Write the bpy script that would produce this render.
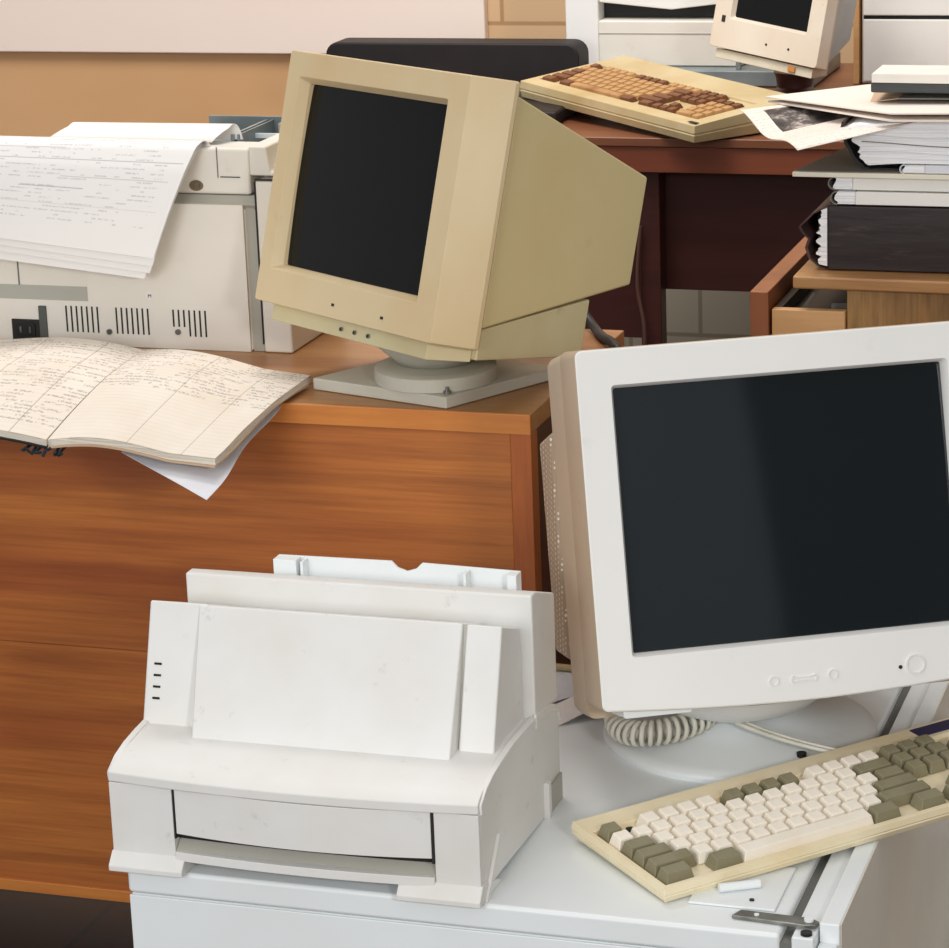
import bpy, bmesh, math, random
from mathutils import Matrix, Vector
R = math.radians
random.seed(7)
for o in list(bpy.data.objects): bpy.data.objects.remove(o, do_unlink=True)
SC = bpy.context.scene
COL = SC.collection

# ------------------------------------------------------------ camera
cam_d = bpy.data.cameras.new('camera'); cam = bpy.data.objects.new('camera', cam_d); COL.objects.link(cam)
rt, up, fw = Vector((.9518, .3046, -.0360)), Vector((-.0520, .2763, .9596)), Vector((-.3023, .9116, -.2786))
fw.normalize(); rt = (rt - fw * rt.dot(fw)).normalized(); up = rt.cross(fw)
M = Matrix((rt, up, -fw)).transposed().to_4x4(); M.translation = (0, 0, 1.51285)
cam.matrix_world = M
cam_d.sensor_width = 36; cam_d.lens = 107.477; cam_d.clip_start = .05; cam_d.clip_end = 60
SC.camera = cam

# ------------------------------------------------------------ world, lights, exposure
w = bpy.data.worlds.new('world'); SC.world = w; w.use_nodes = True
bg = w.node_tree.nodes['Background']; bg.inputs[0].default_value = (1.0, .975, .945, 1); bg.inputs[1].default_value = .60
def area(name, loc, target, size, power, col, sy=None):
    l = bpy.data.lights.new(name, 'AREA'); l.energy = power; l.color = col; l.size = size
    if sy: l.shape = 'RECTANGLE'; l.size_y = sy
    o = bpy.data.objects.new(name, l); COL.objects.link(o); o.location = loc
    o.rotation_euler = (Vector(target) - Vector(loc)).to_track_quat('-Z', 'Y').to_euler()
    return o
area('window_daylight', (-1.35, -1.3, 1.75), (-.9, 2.8, .65), 1.5, 52, (.96, .985, 1.0), 1.2)
area('ceiling_lamp_light', (-1.2, 2.2, 3.1), (-1.0, 3.0, .6), 1.1, 6, (1.0, .88, .83))
area('rear_wall_fill_light', (-1.6, 3.7, 3.0), (-1.9, 5.6, .7), 1.2, 68, (1.0, .95, .91))  # fill light added to brighten the back wall, no known lamp there
area('added_right_light', (1.3, -.5, 1.9), (-.7, 2.6, .5), .35, 34, (1.0, .97, .92))  # added warm light from the right for the side shadow, no known window
SC.view_settings.view_transform = 'Standard'; SC.view_settings.look = 'None'
SC.view_settings.exposure = -.07; SC.view_settings.gamma = 1; SC.view_settings.use_curve_mapping = False

# ------------------------------------------------------------ materials
def s2l(c):
    return tuple((x / 255 / 12.92 if x / 255 <= .04045 else ((x / 255 + .055) / 1.055) ** 2.4) for x in c) + (1,)
class NT:
    def __init__(s, name):
        s.m = bpy.data.materials.new(name); s.m.use_nodes = True; s.t = s.m.node_tree; s.b = s.t.nodes['Principled BSDF']
    def n(s, kind, **kw):
        n = s.t.nodes.new('ShaderNode' + kind)
        for k, v in kw.items():
            if k[0] == '_': setattr(n, k[1:], v)
            else: n.inputs[k.replace('__', ' ')].default_value = v
        return n
    def l(s, a, b): s.t.links.new(a, b)
    def coord(s, scale=(1, 1, 1), kind='Object', rot=(0, 0, 0)):
        c = s.n('TexCoord'); mp = s.n('Mapping'); mp.inputs['Scale'].default_value = scale; mp.inputs['Rotation'].default_value = rot
        s.l(c.outputs[kind], mp.inputs[0]); return mp.outputs[0]
    def noise(s, vec, scale, detail=3, rough=.5):
        n = s.n('TexNoise'); n.inputs['Scale'].default_value = scale; n.inputs['Detail'].default_value = detail; n.inputs['Roughness'].default_value = rough
        s.l(vec, n.inputs['Vector']); return n.outputs[0]
    def ramp(s, fac, stops, interp='LINEAR'):
        r = s.n('ValToRGB'); e = r.color_ramp.elements; r.color_ramp.interpolation = interp
        while len(e) < len(stops): e.new(.5)
        for i, (p, c) in enumerate(stops): e[i].position = p; e[i].color = c
        s.l(fac, r.inputs[0]); return r.outputs[0]
    def mix(s, fac, a, b, mode='MIX'):
        n = s.n('Mix', _data_type='RGBA', _blend_type=mode)
        for sock, v in ((n.inputs[0], fac), (n.inputs[6], a), (n.inputs[7], b)):
            if hasattr(v, 'links'): s.l(v, sock)
            else: sock.default_value = v
        return n.outputs[2]
    def math(s, op, a, b=0, c=0):
        n = s.n('Math', _operation=op)
        for i, v in enumerate((a, b, c)):
            if hasattr(v, 'links'): s.l(v, n.inputs[i])
            else: n.inputs[i].default_value = v
        return n.outputs[0]
    def bump(s, h, strength=.2, dist=.002):
        b = s.n('Bump'); b.inputs['Strength'].default_value = strength; b.inputs['Distance'].default_value = dist
        s.l(h, b.inputs['Height']); s.l(b.outputs[0], s.b.inputs['Normal'])
    def col(s, c):
        if hasattr(c, 'links'): s.l(c, s.b.inputs['Base Color'])
        else: s.b.inputs['Base Color'].default_value = c

BLK = (0, 0, 0, 1); WHT = (1, 1, 1, 1)
def plastic(name, c1, c2=None, rough=.45, sc=9, dirt=0, dirtcol=(90, 85, 75), spec=.4, lo=.35, hi=.7):
    t = NT(name); v = t.coord()
    c2 = c2 or c1
    f = t.ramp(t.noise(v, sc, 4), [(lo, BLK), (hi, WHT)])
    c = t.mix(f, s2l(c1), s2l(c2))
    if dirt:
        d = t.ramp(t.noise(v, sc * 4.3, 6, .65), [(.63, BLK), (.78, WHT)])
        c = t.mix(t.math('MULTIPLY', d, dirt), c, s2l(dirtcol))
    t.col(c); t.b.inputs['Roughness'].default_value = rough; t.b.inputs['Specular IOR Level'].default_value = spec
    t.bump(t.noise(v, 900, 1), .06, .0004)
    return t.m
def wood(name, ca, cb, cc, axis='x', sc=1.0, rough=.42, coat=.15):
    t = NT(name)
    st = {'x': (1.6, 14, 14), 'y': (14, 1.6, 14), 'z': (14, 14, 1.6)}[axis]
    v = t.coord(tuple(a * sc for a in st))
    big = t.ramp(t.noise(v, .55, 3), [(.3, BLK), (.72, WHT)])
    fine = t.ramp(t.noise(v, 3.2, 6, .62), [(.38, BLK), (.68, WHT)])
    hair = t.ramp(t.noise(t.coord(tuple(a * sc * (6 if a > 5 else 1) for a in st)), 2.5, 3), [(.35, BLK), (.7, WHT)])
    c = t.mix(big, s2l(ca), s2l(cb))
    c = t.mix(t.math('MULTIPLY', fine, .55), c, s2l(cc))
    c = t.mix(t.math('MULTIPLY', hair, .22), c, s2l(cc))
    t.col(c); t.b.inputs['Roughness'].default_value = rough; t.b.inputs['Coat Weight'].default_value = coat; t.b.inputs['Coat Roughness'].default_value = .3
    t.bump(fine, .06, .001)
    return t.m

m_white = plastic('white_plastic', (242, 241, 236), (236, 234, 228), dirt=.14, sc=7)
m_printer = plastic('printer_plastic', (228, 228, 226), (221, 219, 214), dirt=.28, sc=11)
m_crt = plastic('grey_white_plastic', (236, 236, 234), (231, 231, 229), dirt=.10, sc=5)
m_crtside = plastic('tan_side_plastic', (198, 176, 150), (186, 168, 146), dirt=.25, sc=8, dirtcol=(120, 110, 85))
m_beige = plastic('yellowed_beige_plastic', (212, 193, 155), (205, 178, 134), dirt=.2, sc=6, dirtcol=(160, 130, 85), lo=.42, hi=.75)
m_beigebody = plastic('khaki_beige_plastic', (218, 204, 156), (210, 188, 138), dirt=.1, sc=5, lo=.45, hi=.8)
m_beigelow = plastic('pale_khaki_plastic', (212, 203, 164), (200, 184, 142), dirt=.35, sc=9, dirtcol=(140, 120, 85))
m_basegrey = plastic('grey_beige_plastic', (205, 203, 190), (193, 190, 176), sc=7)
m_p2 = plastic('warm_grey_plastic', (230, 226, 216), (221, 214, 203), dirt=.12, sc=6)
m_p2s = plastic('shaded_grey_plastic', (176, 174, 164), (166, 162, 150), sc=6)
m_metalgrey = plastic('blue_grey_metal', (138, 150, 152), (112, 122, 124), rough=.35, sc=14)
m_dark = plastic('black_plastic', (28, 28, 28), (22, 22, 23), rough=.5)
m_case = plastic('black_leatherette', (30, 24, 25), (22, 18, 19), rough=.6, sc=20)
m_slot = plastic('dark_slot', (40, 40, 38), rough=.8)
m_gap = plastic('grey_gap', (112, 112, 108), rough=.8)
m_btn = plastic('button_plastic', (230, 230, 227), rough=.4)
m_kb = plastic('cream_keyboard_plastic', (240, 228, 196), (228, 208, 166), dirt=.22, sc=12, dirtcol=(165, 135, 90), lo=.42, hi=.75)
m_key = plastic('cream_key_plastic', (248, 241, 228), (242, 232, 214), sc=30)
m_keyd = plastic('olive_grey_key_plastic', (140, 134, 108), (128, 121, 95), sc=30)
m_kb2 = plastic('yellow_keyboard_plastic', (204, 187, 146), (186, 162, 114), dirt=.3, sc=10, dirtcol=(130, 90, 45))
m_key2 = plastic('brown_stained_key_plastic', (188, 146, 96), (140, 94, 52), sc=26, dirt=.6, dirtcol=(120, 70, 35))
m_key2d = plastic('dark_brown_key_plastic', (116, 72, 42), (86, 52, 32), sc=26)
m_cab = plastic('painted_white_metal', (232, 238, 240), (226, 230, 231), rough=.38, sc=4, dirt=.06)
m_steel = plastic('worn_steel', (150, 150, 144), (100, 98, 92), rough=.3, sc=40); m_steel.node_tree.nodes['Principled BSDF'].inputs['Metallic'].default_value = .7
m_cord = plastic('grey_cord', (226, 224, 212), (204, 200, 186), rough=.5, sc=30)
m_orange = plastic('orange_badge', (200, 130, 60), rough=.5)
m_navy = plastic('navy_badge', (48, 44, 84), rough=.5)
m_paper = plastic('white_paper', (236, 234, 231), (231, 227, 222), rough=.8, sc=12, spec=.1)
m_paperblue = plastic('cool_white_paper', (226, 228, 234), (214, 217, 226), rough=.8, sc=25, spec=.1)
m_folder = plastic('pale_folder_card', (243, 232, 222), (236, 222, 209), rough=.8, sc=8, spec=.1)
m_cream = plastic('cream_card', (224, 216, 196), (206, 198, 176), rough=.7, sc=12)
m_pagecard = plastic('ivory_card', (238, 231, 214), (228, 220, 202), rough=.7, sc=12)
m_greycard = plastic('grey_card', (128, 124, 116), (112, 108, 100), rough=.7, sc=9)
m_env = plastic('brown_paper', (205, 176, 150), (190, 160, 132), rough=.85, sc=9)
m_white_wall = plastic('board_surface', (243, 228, 216), (240, 222, 210), rough=.6, sc=1.3)

def mk_front():
    t = NT('orange_brown_veneer')
    big = t.ramp(t.noise(t.coord((.55, 1, 5.2)), 1.25, 3, .55), [(.42, BLK), (.68, WHT)])
    streak = t.ramp(t.noise(t.coord((2.2, 10, 46)), 1.0, 6, .68), [(.44, BLK), (.66, WHT)])
    hair = t.ramp(t.noise(t.coord((4, 10, 240)), 1.2, 3, .6), [(.4, BLK), (.72, WHT)])
    c = t.mix(big, s2l((200, 122, 56)), s2l((146, 66, 34)))
    c = t.mix(t.math('MULTIPLY', streak, .42), c, s2l((104, 44, 24)))
    c = t.mix(t.math('MULTIPLY', hair, .28), c, s2l((112, 50, 26)))
    knot = t.n('TexVoronoi'); knot.inputs['Scale'].default_value = 1; t.l(t.coord((5.5, 1, 11)), knot.inputs['Vector'])
    c = t.mix(t.math('MULTIPLY', t.ramp(knot.outputs['Distance'], [(.03, WHT), (.075, BLK)]), .6), c, s2l((84, 32, 22)))
    sx = t.n('SeparateXYZ'); t.l(t.coord(), sx.inputs[0])
    seam = t.math('LESS_THAN', t.math('ABSOLUTE', t.math('SUBTRACT', sx.outputs[2], .4525)), .0007)
    c = t.mix(t.math('MULTIPLY', seam, .6), c, s2l((96, 44, 24)))
    t.col(c); t.b.inputs['Roughness'].default_value = .42; t.b.inputs['Coat Weight'].default_value = .12; t.b.inputs['Coat Roughness'].default_value = .3
    t.bump(streak, .05, .001)
    return t.m
m_front = mk_front()
m_edge = wood('orange_wood_edge', (226, 150, 72), (206, 124, 54), (180, 98, 44), 'x', 1)
m_top = wood('tan_wood_top', (196, 150, 96), (150, 92, 52), (140, 84, 48), 'x', .7)
m_stile = wood('orange_wood_stile', (196, 112, 50), (164, 82, 36), (140, 66, 32), 'z', 1)
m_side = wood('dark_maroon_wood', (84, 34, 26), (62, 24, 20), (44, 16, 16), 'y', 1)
m_d2 = wood('red_brown_wood', (150, 84, 54), (122, 62, 42), (104, 52, 36), 'x', .7)
m_d2top = wood('red_brown_desk_top', (146, 92, 60), (116, 70, 46), (100, 58, 40), 'x', .7)
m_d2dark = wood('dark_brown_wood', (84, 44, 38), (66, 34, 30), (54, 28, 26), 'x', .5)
m_ply = wood('pale_plywood', (226, 180, 128), (210, 160, 106), (196, 142, 90), 'x', 1)
m_oak = wood('oak_veneer', (192, 148, 90), (134, 88, 44), (54, 32, 18), 'z', 1.5)
m_oakt = wood('oak_top', (196, 150, 96), (170, 118, 70), (140, 92, 54), 'x', 1.5)
m_pbrown = wood('brown_side_board', (172, 108, 66), (146, 84, 50), (128, 72, 44), 'z', 1)

def glass(name, c, rough=.12, sp=.5):
    t = NT(name); t.col(s2l(c)); t.b.inputs['Roughness'].default_value = rough; t.b.inputs['Specular IOR Level'].default_value = sp
    return t.m
m_scrA = glass('dark_screen_glass', (14, 16, 15), .16, .22)
m_scrB = glass('blue_black_screen_glass', (22, 30, 34), .06, .6)

def mk_perf():
    t = NT('perforated_tan_plastic'); v = t.coord((190, 190, 190))
    vo = t.n('TexVoronoi'); vo.inputs['Randomness'].default_value = 0; vo.inputs['Scale'].default_value = 1; t.l(v, vo.inputs['Vector'])
    f = t.ramp(vo.outputs['Distance'], [(.24, WHT), (.32, BLK)])
    t.col(t.mix(f, s2l((170, 148, 124)), s2l((236, 224, 206)))); t.b.inputs['Roughness'].default_value = .6
    return t.m
m_perf = mk_perf()
def mk_speck():
    t = NT('speckled_metal_side'); v = t.coord((1, 1, 1))
    vo = t.n('TexVoronoi'); vo.inputs['Scale'].default_value = 60; t.l(v, vo.inputs['Vector'])
    f = t.ramp(vo.outputs['Distance'], [(.07, WHT), (.11, BLK)])
    base = t.mix(t.ramp(t.noise(v, 5, 3), [(.35, BLK), (.7, WHT)]), s2l((232, 225, 210)), s2l((216, 211, 200)))
    t.col(t.mix(t.math('MULTIPLY', f, .7), base, s2l((240, 236, 226)))); t.b.inputs['Roughness'].default_value = .5
    return t.m
m_speck = mk_speck()
def mk_binder():
    t = NT('dark_maroon_binder_cover'); v = t.coord((3, 20, 20))
    f = t.ramp(t.noise(v, 4, 5, .6), [(.58, BLK), (.74, WHT)])
    t.col(t.mix(t.math('MULTIPLY', f, .35), s2l((32, 19, 19)), s2l((120, 104, 100)))); t.b.inputs['Roughness'].default_value = .45
    t.bump(t.noise(v, 3, 3), .2, .003)
    return t.m
m_binder = mk_binder()
def mk_stack(name, c, lines=160):
    t = NT(name); v = t.coord((1.5, 1.5, lines))
    f = t.ramp(t.noise(v, 2.2, 3, .6), [(.42, BLK), (.62, WHT)])
    t.col(t.mix(t.math('MULTIPLY', f, .22), s2l(c), s2l(tuple(x - 40 for x in c)))); t.b.inputs['Roughness'].default_value = .85
    t.bump(f, .5, .002)
    return t.m
m_stack = mk_stack('sheet_edges', (248, 249, 252), 90)
m_pages = mk_stack('page_edges', (228, 220, 204), 300)
def text_mask(t, uv, rows, cols, thr=.5, fill=.5, seed=0.0, rowpow=.45):
    # rows of handwriting / print in UV space
    sx = t.n('SeparateXYZ'); t.l(uv, sx.inputs[0]); x, y = sx.outputs[0], sx.outputs[1]
    row = t.math('FRACT', t.math('MULTIPLY', y, rows))
    inrow = t.math('LESS_THAN', t.math('ABSOLUTE', t.math('SUBTRACT', row, .5)), rowpow * .5)
    cmb = t.n('CombineXYZ'); t.l(t.math('MULTIPLY', x, cols), cmb.inputs[0]); t.l(t.math('MULTIPLY', y, rows * 2.2), cmb.inputs[1]); cmb.inputs[2].default_value = seed
    n1 = t.noise(cmb.outputs[0], 1.0, 3, .7)
    ink = t.math('GREATER_THAN', n1, thr)
    cm2 = t.n('CombineXYZ'); t.l(t.math('MULTIPLY', x, cols * .07), cm2.inputs[0]); t.l(t.math('FLOOR', t.math('MULTIPLY', y, rows)), cm2.inputs[1]); cm2.inputs[2].default_value = seed + 5
    words = t.math('GREATER_THAN', t.noise(cm2.outputs[0], 1.7, 2), fill)
    return t.math('MULTIPLY', t.math('MULTIPLY', inrow, ink), words), x, y
def mk_ledger(name, seed, ytext, vlines):
    t = NT(name); c = t.n('TexCoord'); uv = c.outputs['UV']
    mask, x, y = text_mask(t, uv, 34, 75, .5, .47, seed, .55)
    mask = t.math('MULTIPLY', mask, t.math('GREATER_THAN', y, ytext))
    base = t.mix(t.ramp(t.noise(uv, 3, 3), [(.35, BLK), (.7, WHT)]), s2l((238, 230, 218)), s2l((232, 220, 204)))
    base = t.mix(t.math('MULTIPLY', t.math('LESS_THAN', t.math('ABSOLUTE', t.math('SUBTRACT', t.math('FRACT', t.math('MULTIPLY', y, 30)), .05)), .06), .14), base, s2l((150, 150, 160)))
    cc = t.mix(t.math('MULTIPLY', mask, .42), base, s2l((84, 82, 96)))
    for vl in vlines:
        ln = t.math('LESS_THAN', t.math('ABSOLUTE', t.math('SUBTRACT', x, vl)), .0028)
        cc = t.mix(t.math('MULTIPLY', ln, .45), cc, s2l((130, 112, 108)))
    t.col(cc); t.b.inputs['Roughness'].default_value = .85; t.b.inputs['Specular IOR Level'].default_value = .1
    return t.m
m_ledL = mk_ledger('handwritten_left_page', 3.1, .08, (.22, .55, .84))
m_ledR = mk_ledger('handwritten_right_page', 8.7, .50, (.48, .80))
def mk_print():
    t = NT('printed_form_paper'); c = t.n('TexCoord'); uv = c.outputs['UV']
    mask, x, y = text_mask(t, uv, 34, 130, .47, .52, 1.7, .34)
    marg = t.math('MULTIPLY', t.math('LESS_THAN', t.math('ABSOLUTE', t.math('SUBTRACT', x, .5)), .42), t.math('LESS_THAN', t.math('ABSOLUTE', t.math('SUBTRACT', y, .56)), .38))
    mask = t.math('MULTIPLY', mask, marg)
    cc = t.mix(t.math('MULTIPLY', mask, .30), s2l((238, 236, 234)), s2l((90, 92, 100)))
    for yl, x0, x1, st in ((.80, .12, .95, .4), (.775, .25, .98, .35), (.70, .05, .45, .3), (.62, .02, .98, .4), (.50, .5, .95, .3), (.30, .05, .95, .15), (.42, .35, .62, .5)):
        ln = t.math('MULTIPLY', t.math('LESS_THAN', t.math('ABSOLUTE', t.math('SUBTRACT', y, yl)), .0032), t.math('MULTIPLY', t.math('GREATER_THAN', x, x0), t.math('LESS_THAN', x, x1)))
        cc = t.mix(t.math('MULTIPLY', ln, st), cc, s2l((90, 90, 96)))
    t.col(cc); t.b.inputs['Roughness'].default_value = .85; t.b.inputs['Specular IOR Level'].default_value = .1
    return t.m
m_print = mk_print()
def mk_mag():
    t = NT('magazine_page'); c = t.n('TexCoord'); uv = c.outputs['UV']
    mask, x, y = text_mask(t, uv, 26, 90, .5, .45, 4.4, .4)
    cc = t.mix(t.math('MULTIPLY', mask, .3), s2l((236, 226, 216)), s2l((120, 110, 104)))
    box = t.math('MULTIPLY', t.math('MULTIPLY', t.math('GREATER_THAN', x, .12), t.math('LESS_THAN', x, .75)), t.math('MULTIPLY', t.math('GREATER_THAN', y, .55), t.math('LESS_THAN', y, .93)))
    pic = t.ramp(t.noise(uv, 5.5, 5, .7), [(.40, s2l((40, 36, 36))), (.52, s2l((90, 82, 78))), (.62, s2l((190, 180, 172)))])
    t.col(t.mix(box, cc, pic)); t.b.inputs['Roughness'].default_value = .6
    return t.m
m_mag = mk_mag()
def mk_wall():
    t = NT('tan_painted_block_wall'); v = t.coord((1, 1, 1), rot=(R(90), 0, 0))
    br = t.n('TexBrick'); br.inputs['Scale'].default_value = 1; br.inputs['Brick Width'].default_value = .32; br.inputs['Row Height'].default_value = .155
    br.inputs['Mortar Size'].default_value = .006; br.inputs['Mortar Smooth'].default_value = .6
    br.inputs['Color1'].default_value = s2l((214, 180, 140)); br.inputs['Color2'].default_value = s2l((208, 174, 134)); br.inputs['Mortar'].default_value = s2l((176, 138, 98))
    t.l(v, br.inputs['Vector'])
    sx = t.n('SeparateXYZ'); t.l(t.coord(), sx.inputs[0])
    plain = t.math('LESS_THAN', sx.outputs[0], -1.86)
    sm = t.mix(t.ramp(t.noise(t.coord((1, 1, 2)), 1.6, 3), [(.3, BLK), (.75, WHT)]), s2l((216, 172, 126)), s2l((200, 152, 102)))
    low = t.math('LESS_THAN', sx.outputs[2], .60)
    cc = t.mix(plain, br.outputs[0], sm)
    cream = t.n('TexBrick'); cream.inputs['Scale'].default_value = 1; cream.inputs['Brick Width'].default_value = .30; cream.inputs['Row Height'].default_value = .13; cream.inputs['Mortar Size'].default_value = .006; cream.inputs['Mortar Smooth'].default_value = .6
    cream.inputs['Color1'].default_value = s2l((226, 218, 196)); cream.inputs['Color2'].default_value = s2l((220, 212, 190)); cream.inputs['Mortar'].default_value = s2l((184, 174, 150))
    t.l(v, cream.inputs['Vector'])
    cc = t.mix(t.math('MULTIPLY', low, t.math('GREATER_THAN', sx.outputs[0], -1.86)), cc, cream.outputs[0])
    t.col(cc); t.b.inputs['Roughness'].default_value = .75
    return t.m
m_wall = mk_wall()
def mk_floor():
    t = NT('dark_red_floor'); v = t.coord()
    br = t.n('TexBrick'); br.offset = 0; br.inputs['Scale'].default_value = 1; br.inputs['Brick Width'].default_value = .3; br.inputs['Row Height'].default_value = .3; br.inputs['Mortar Size'].default_value = .004
    br.inputs['Color1'].default_value = s2l((74, 50, 46)); br.inputs['Color2'].default_value = s2l((64, 44, 42)); br.inputs['Mortar'].default_value = s2l((44, 42, 44)); t.l(v, br.inputs['Vector'])
    t.col(t.mix(t.math('MULTIPLY', t.ramp(t.noise(v, 14, 5), [(.5, BLK), (.75, WHT)]), .5), br.outputs[0], s2l((60, 60, 64)))); t.b.inputs['Roughness'].default_value = .55
    return t.m
m_floor = mk_floor()
WX0, WX1 = -2.6, -.95
m_offwall = plastic('pale_plaster', (222, 228, 238), (214, 222, 232), rough=.9, sc=2)
m_darkwall = plastic('brown_plaster', (120, 104, 88), (108, 92, 76), rough=.9, sc=2)

# ------------------------------------------------------------ mesh helpers
class MB:
    def __init__(s, xf=None): s.bm = bmesh.new(); s.xf = xf; s.uvs = None
    def v(s, p):
        p = Vector(p); return s.bm.verts.new(s.xf @ p if s.xf else p)
    def face(s, vs):
        try: return s.bm.faces.new(vs)
        except ValueError: return None
    def poly(s, pts): return s.face([s.v(p) for p in pts])
    def box(s, x0, x1, y0, y1, z0, z1):
        return s.loft([[(x0, y0, z0), (x1, y0, z0), (x1, y1, z0), (x0, y1, z0)], [(x0, y0, z1), (x1, y0, z1), (x1, y1, z1), (x0, y1, z1)]])
    def loft(s, rings, caps=(True, True), close=False):
        vr = [[s.v(p) for p in r] for r in rings]; n = len(vr[0])
        pairs = list(zip(vr, vr[1:])) + ([(vr[-1], vr[0])] if close else [])
        for a, b in pairs:
            for i in range(n): s.face([a[i], a[(i + 1) % n], b[(i + 1) % n], b[i]])
        if not close:
            if caps[0]: s.face(list(reversed(vr[0])))
            if caps[1]: s.face(vr[-1])
        return s
    def prism(s, poly, axis, a, b):
        f = {'x': lambda p, t: (t, p[0], p[1]), 'y': lambda p, t: (p[0], t, p[1]), 'z': lambda p, t: (p[0], p[1], t)}[axis]
        return s.loft([[f(p, a) for p in poly], [f(p, b) for p in poly]])
    def cyl(s, c, r, h, axis='z', n=32, r2=None):
        r2 = r if r2 is None else r2; c = Vector(c)
        def ring(rr, t):
            o = []
            for i in range(n):
                a = 2 * math.pi * i / n; x, y = rr * math.cos(a), rr * math.sin(a)
                o.append(tuple(c + Vector({'z': (x, y, t), 'y': (x, t, y), 'x': (t, x, y)}[axis])))
            return o
        return s.loft([ring(r, 0), ring(r2, h)])
    def lathe(s, c, prof, n=48, caps=(True, True)):
        c = Vector(c)
        return s.loft([[tuple(c + Vector((r * math.cos(2 * math.pi * i / n), r * math.sin(2 * math.pi * i / n), z))) for i in range(n)] for r, z in prof], caps)
    def tube(s, pts, r, n=8):
        pts = [Vector(p) for p in pts]; rings = []; prev = None
        for i, p in enumerate(pts):
            t = (pts[min(i + 1, len(pts) - 1)] - pts[max(i - 1, 0)]).normalized()
            if prev is None: prev = t.orthogonal().normalized()
            u = (prev - t * prev.dot(t)); u = u.normalized() if u.length > 1e-6 else t.orthogonal().normalized()
            prev = u; w_ = t.cross(u)
            rings.append([tuple(p + r * (math.cos(2 * math.pi * k / n) * u + math.sin(2 * math.pi * k / n) * w_)) for k in range(n)])
        return s.loft(rings)
    def grid(s, fn, nu, nv, thick=0):
        bm = s.bm; uvl = bm.loops.layers.uv.verify()
        P = [[Vector(fn(i / nu, j / nv)) for j in range(nv + 1)] for i in range(nu + 1)]
        V = [[s.v(P[i][j]) for j in range(nv + 1)] for i in range(nu + 1)]
        for i in range(nu):
            for j in range(nv):
                f = s.face([V[i][j], V[i + 1][j], V[i + 1][j + 1], V[i][j + 1]])
                for lp, (a, b) in zip(f.loops, ((i, j), (i + 1, j), (i + 1, j + 1), (i, j + 1))): lp[uvl].uv = (a / nu, b / nv)
        if thick:
            V2 = [[s.v(P[i][j] - Vector((0, 0, thick)) if not callable(thick) else thick(P[i][j], i / nu, j / nv)) for j in range(nv + 1)] for i in range(nu + 1)]
            for i in range(nu):
                for j in range(nv): s.face([V2[i][j], V2[i][j + 1], V2[i + 1][j + 1], V2[i + 1][j]])
            for i in range(nu):
                s.face([V[i][0], V2[i][0], V2[i + 1][0], V[i + 1][0]]); s.face([V[i + 1][nv], V2[i + 1][nv], V2[i][nv], V[i][nv]])
            for j in range(nv):
                s.face([V[0][j + 1], V2[0][j + 1], V2[0][j], V[0][j]]); s.face([V[nu][j], V2[nu][j], V2[nu][j + 1], V[nu][j + 1]])
        return s
    def build(s, name, m, parent=None, bevel=0, smooth=True, seg=2, ang=32, fixn=True):
        if fixn: bmesh.ops.recalc_face_normals(s.bm, faces=s.bm.faces)
        me = bpy.data.meshes.new(name); s.bm.to_mesh(me); s.bm.free()
        for mm in (m if isinstance(m, (list, tuple)) else [m]): me.materials.append(mm)
        o = bpy.data.objects.new(name, me); COL.objects.link(o)
        if smooth:
            me.shade_smooth(); me.set_sharp_from_angle(angle=R(ang))
        if bevel:
            b = o.modifiers.new('bevel', 'BEVEL'); b.width = bevel; b.segments = seg; b.limit_method = 'ANGLE'; b.angle_limit = R(28); b.harden_normals = True
        if parent: o.parent = parent
        return o
def rrect(w_, h_, r, cx=0, cz=0, y=0, n=5, bow=0):
    pts = []
    for sx, sz, a0 in ((1, -1, -90), (1, 1, 0), (-1, 1, 90), (-1, -1, 180)):
        for k in range(n + 1):
            a = R(a0 + 90 * k / n)
            pts.append((cx + sx * (w_ / 2 - r) + r * math.cos(a), y, cz + sz * (h_ / 2 - r) + r * math.sin(a)))
    if bow:   # extra mid points on the bottom edge sag
        b = []
        for p in pts: b.append(p)
        x0, x1 = pts[-1], pts[0]
        mids = [(x0[0] + (x1[0] - x0[0]) * k / 9, y, x0[2] - bow * math.sin(math.pi * k / 9)) for k in range(1, 9)]
        pts = b + mids
    return pts
def thing(name, label, cat, loc=(0, 0, 0), rz=0, group=None):
    o = bpy.data.objects.new(name, None); COL.objects.link(o); o.location = loc; o.rotation_euler = (0, 0, rz)
    o.empty_display_size = .05
    o['label'] = label; o['category'] = cat
    if group: o['group'] = group
    return o
def tag(o, label, cat, group=None):
    o['label'] = label; o['category'] = cat
    if group: o['group'] = group
    return o
def struct(o): o['kind'] = 'structure'; return o

# ------------------------------------------------------------ the room
struct(MB().box(-4.5, 3.2, -2.6, 5.7, -.1, 0).build('floor', m_floor, smooth=False))
struct(MB().box(-4.5, 3.2, 5.6, 5.7, 0, 2.9).build('wall_back', m_wall, smooth=False))
struct(MB().box(-4.6, -4.5, -2.6, 5.7, 0, 2.9).build('wall_left', m_offwall, smooth=False))
struct(MB().box(3.2, 3.3, -2.6, 5.7, 0, 2.9).build('wall_right', m_darkwall, smooth=False))
struct(MB().box(3.17, 3.2, WX0, WX1, 0.0, 2.88).build('reflection_panel_1', m_offwall, bevel=.003, smooth=False))  # pale panel added out of view for its reflection in the large monitor
tag(MB().box(-3.9, -1.79, 5.575, 5.6, .711, 1.75).build('wall_board', m_white_wall, bevel=.004),
    'large plain pinkish white board fixed low on the tan back wall', 'board')

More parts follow.
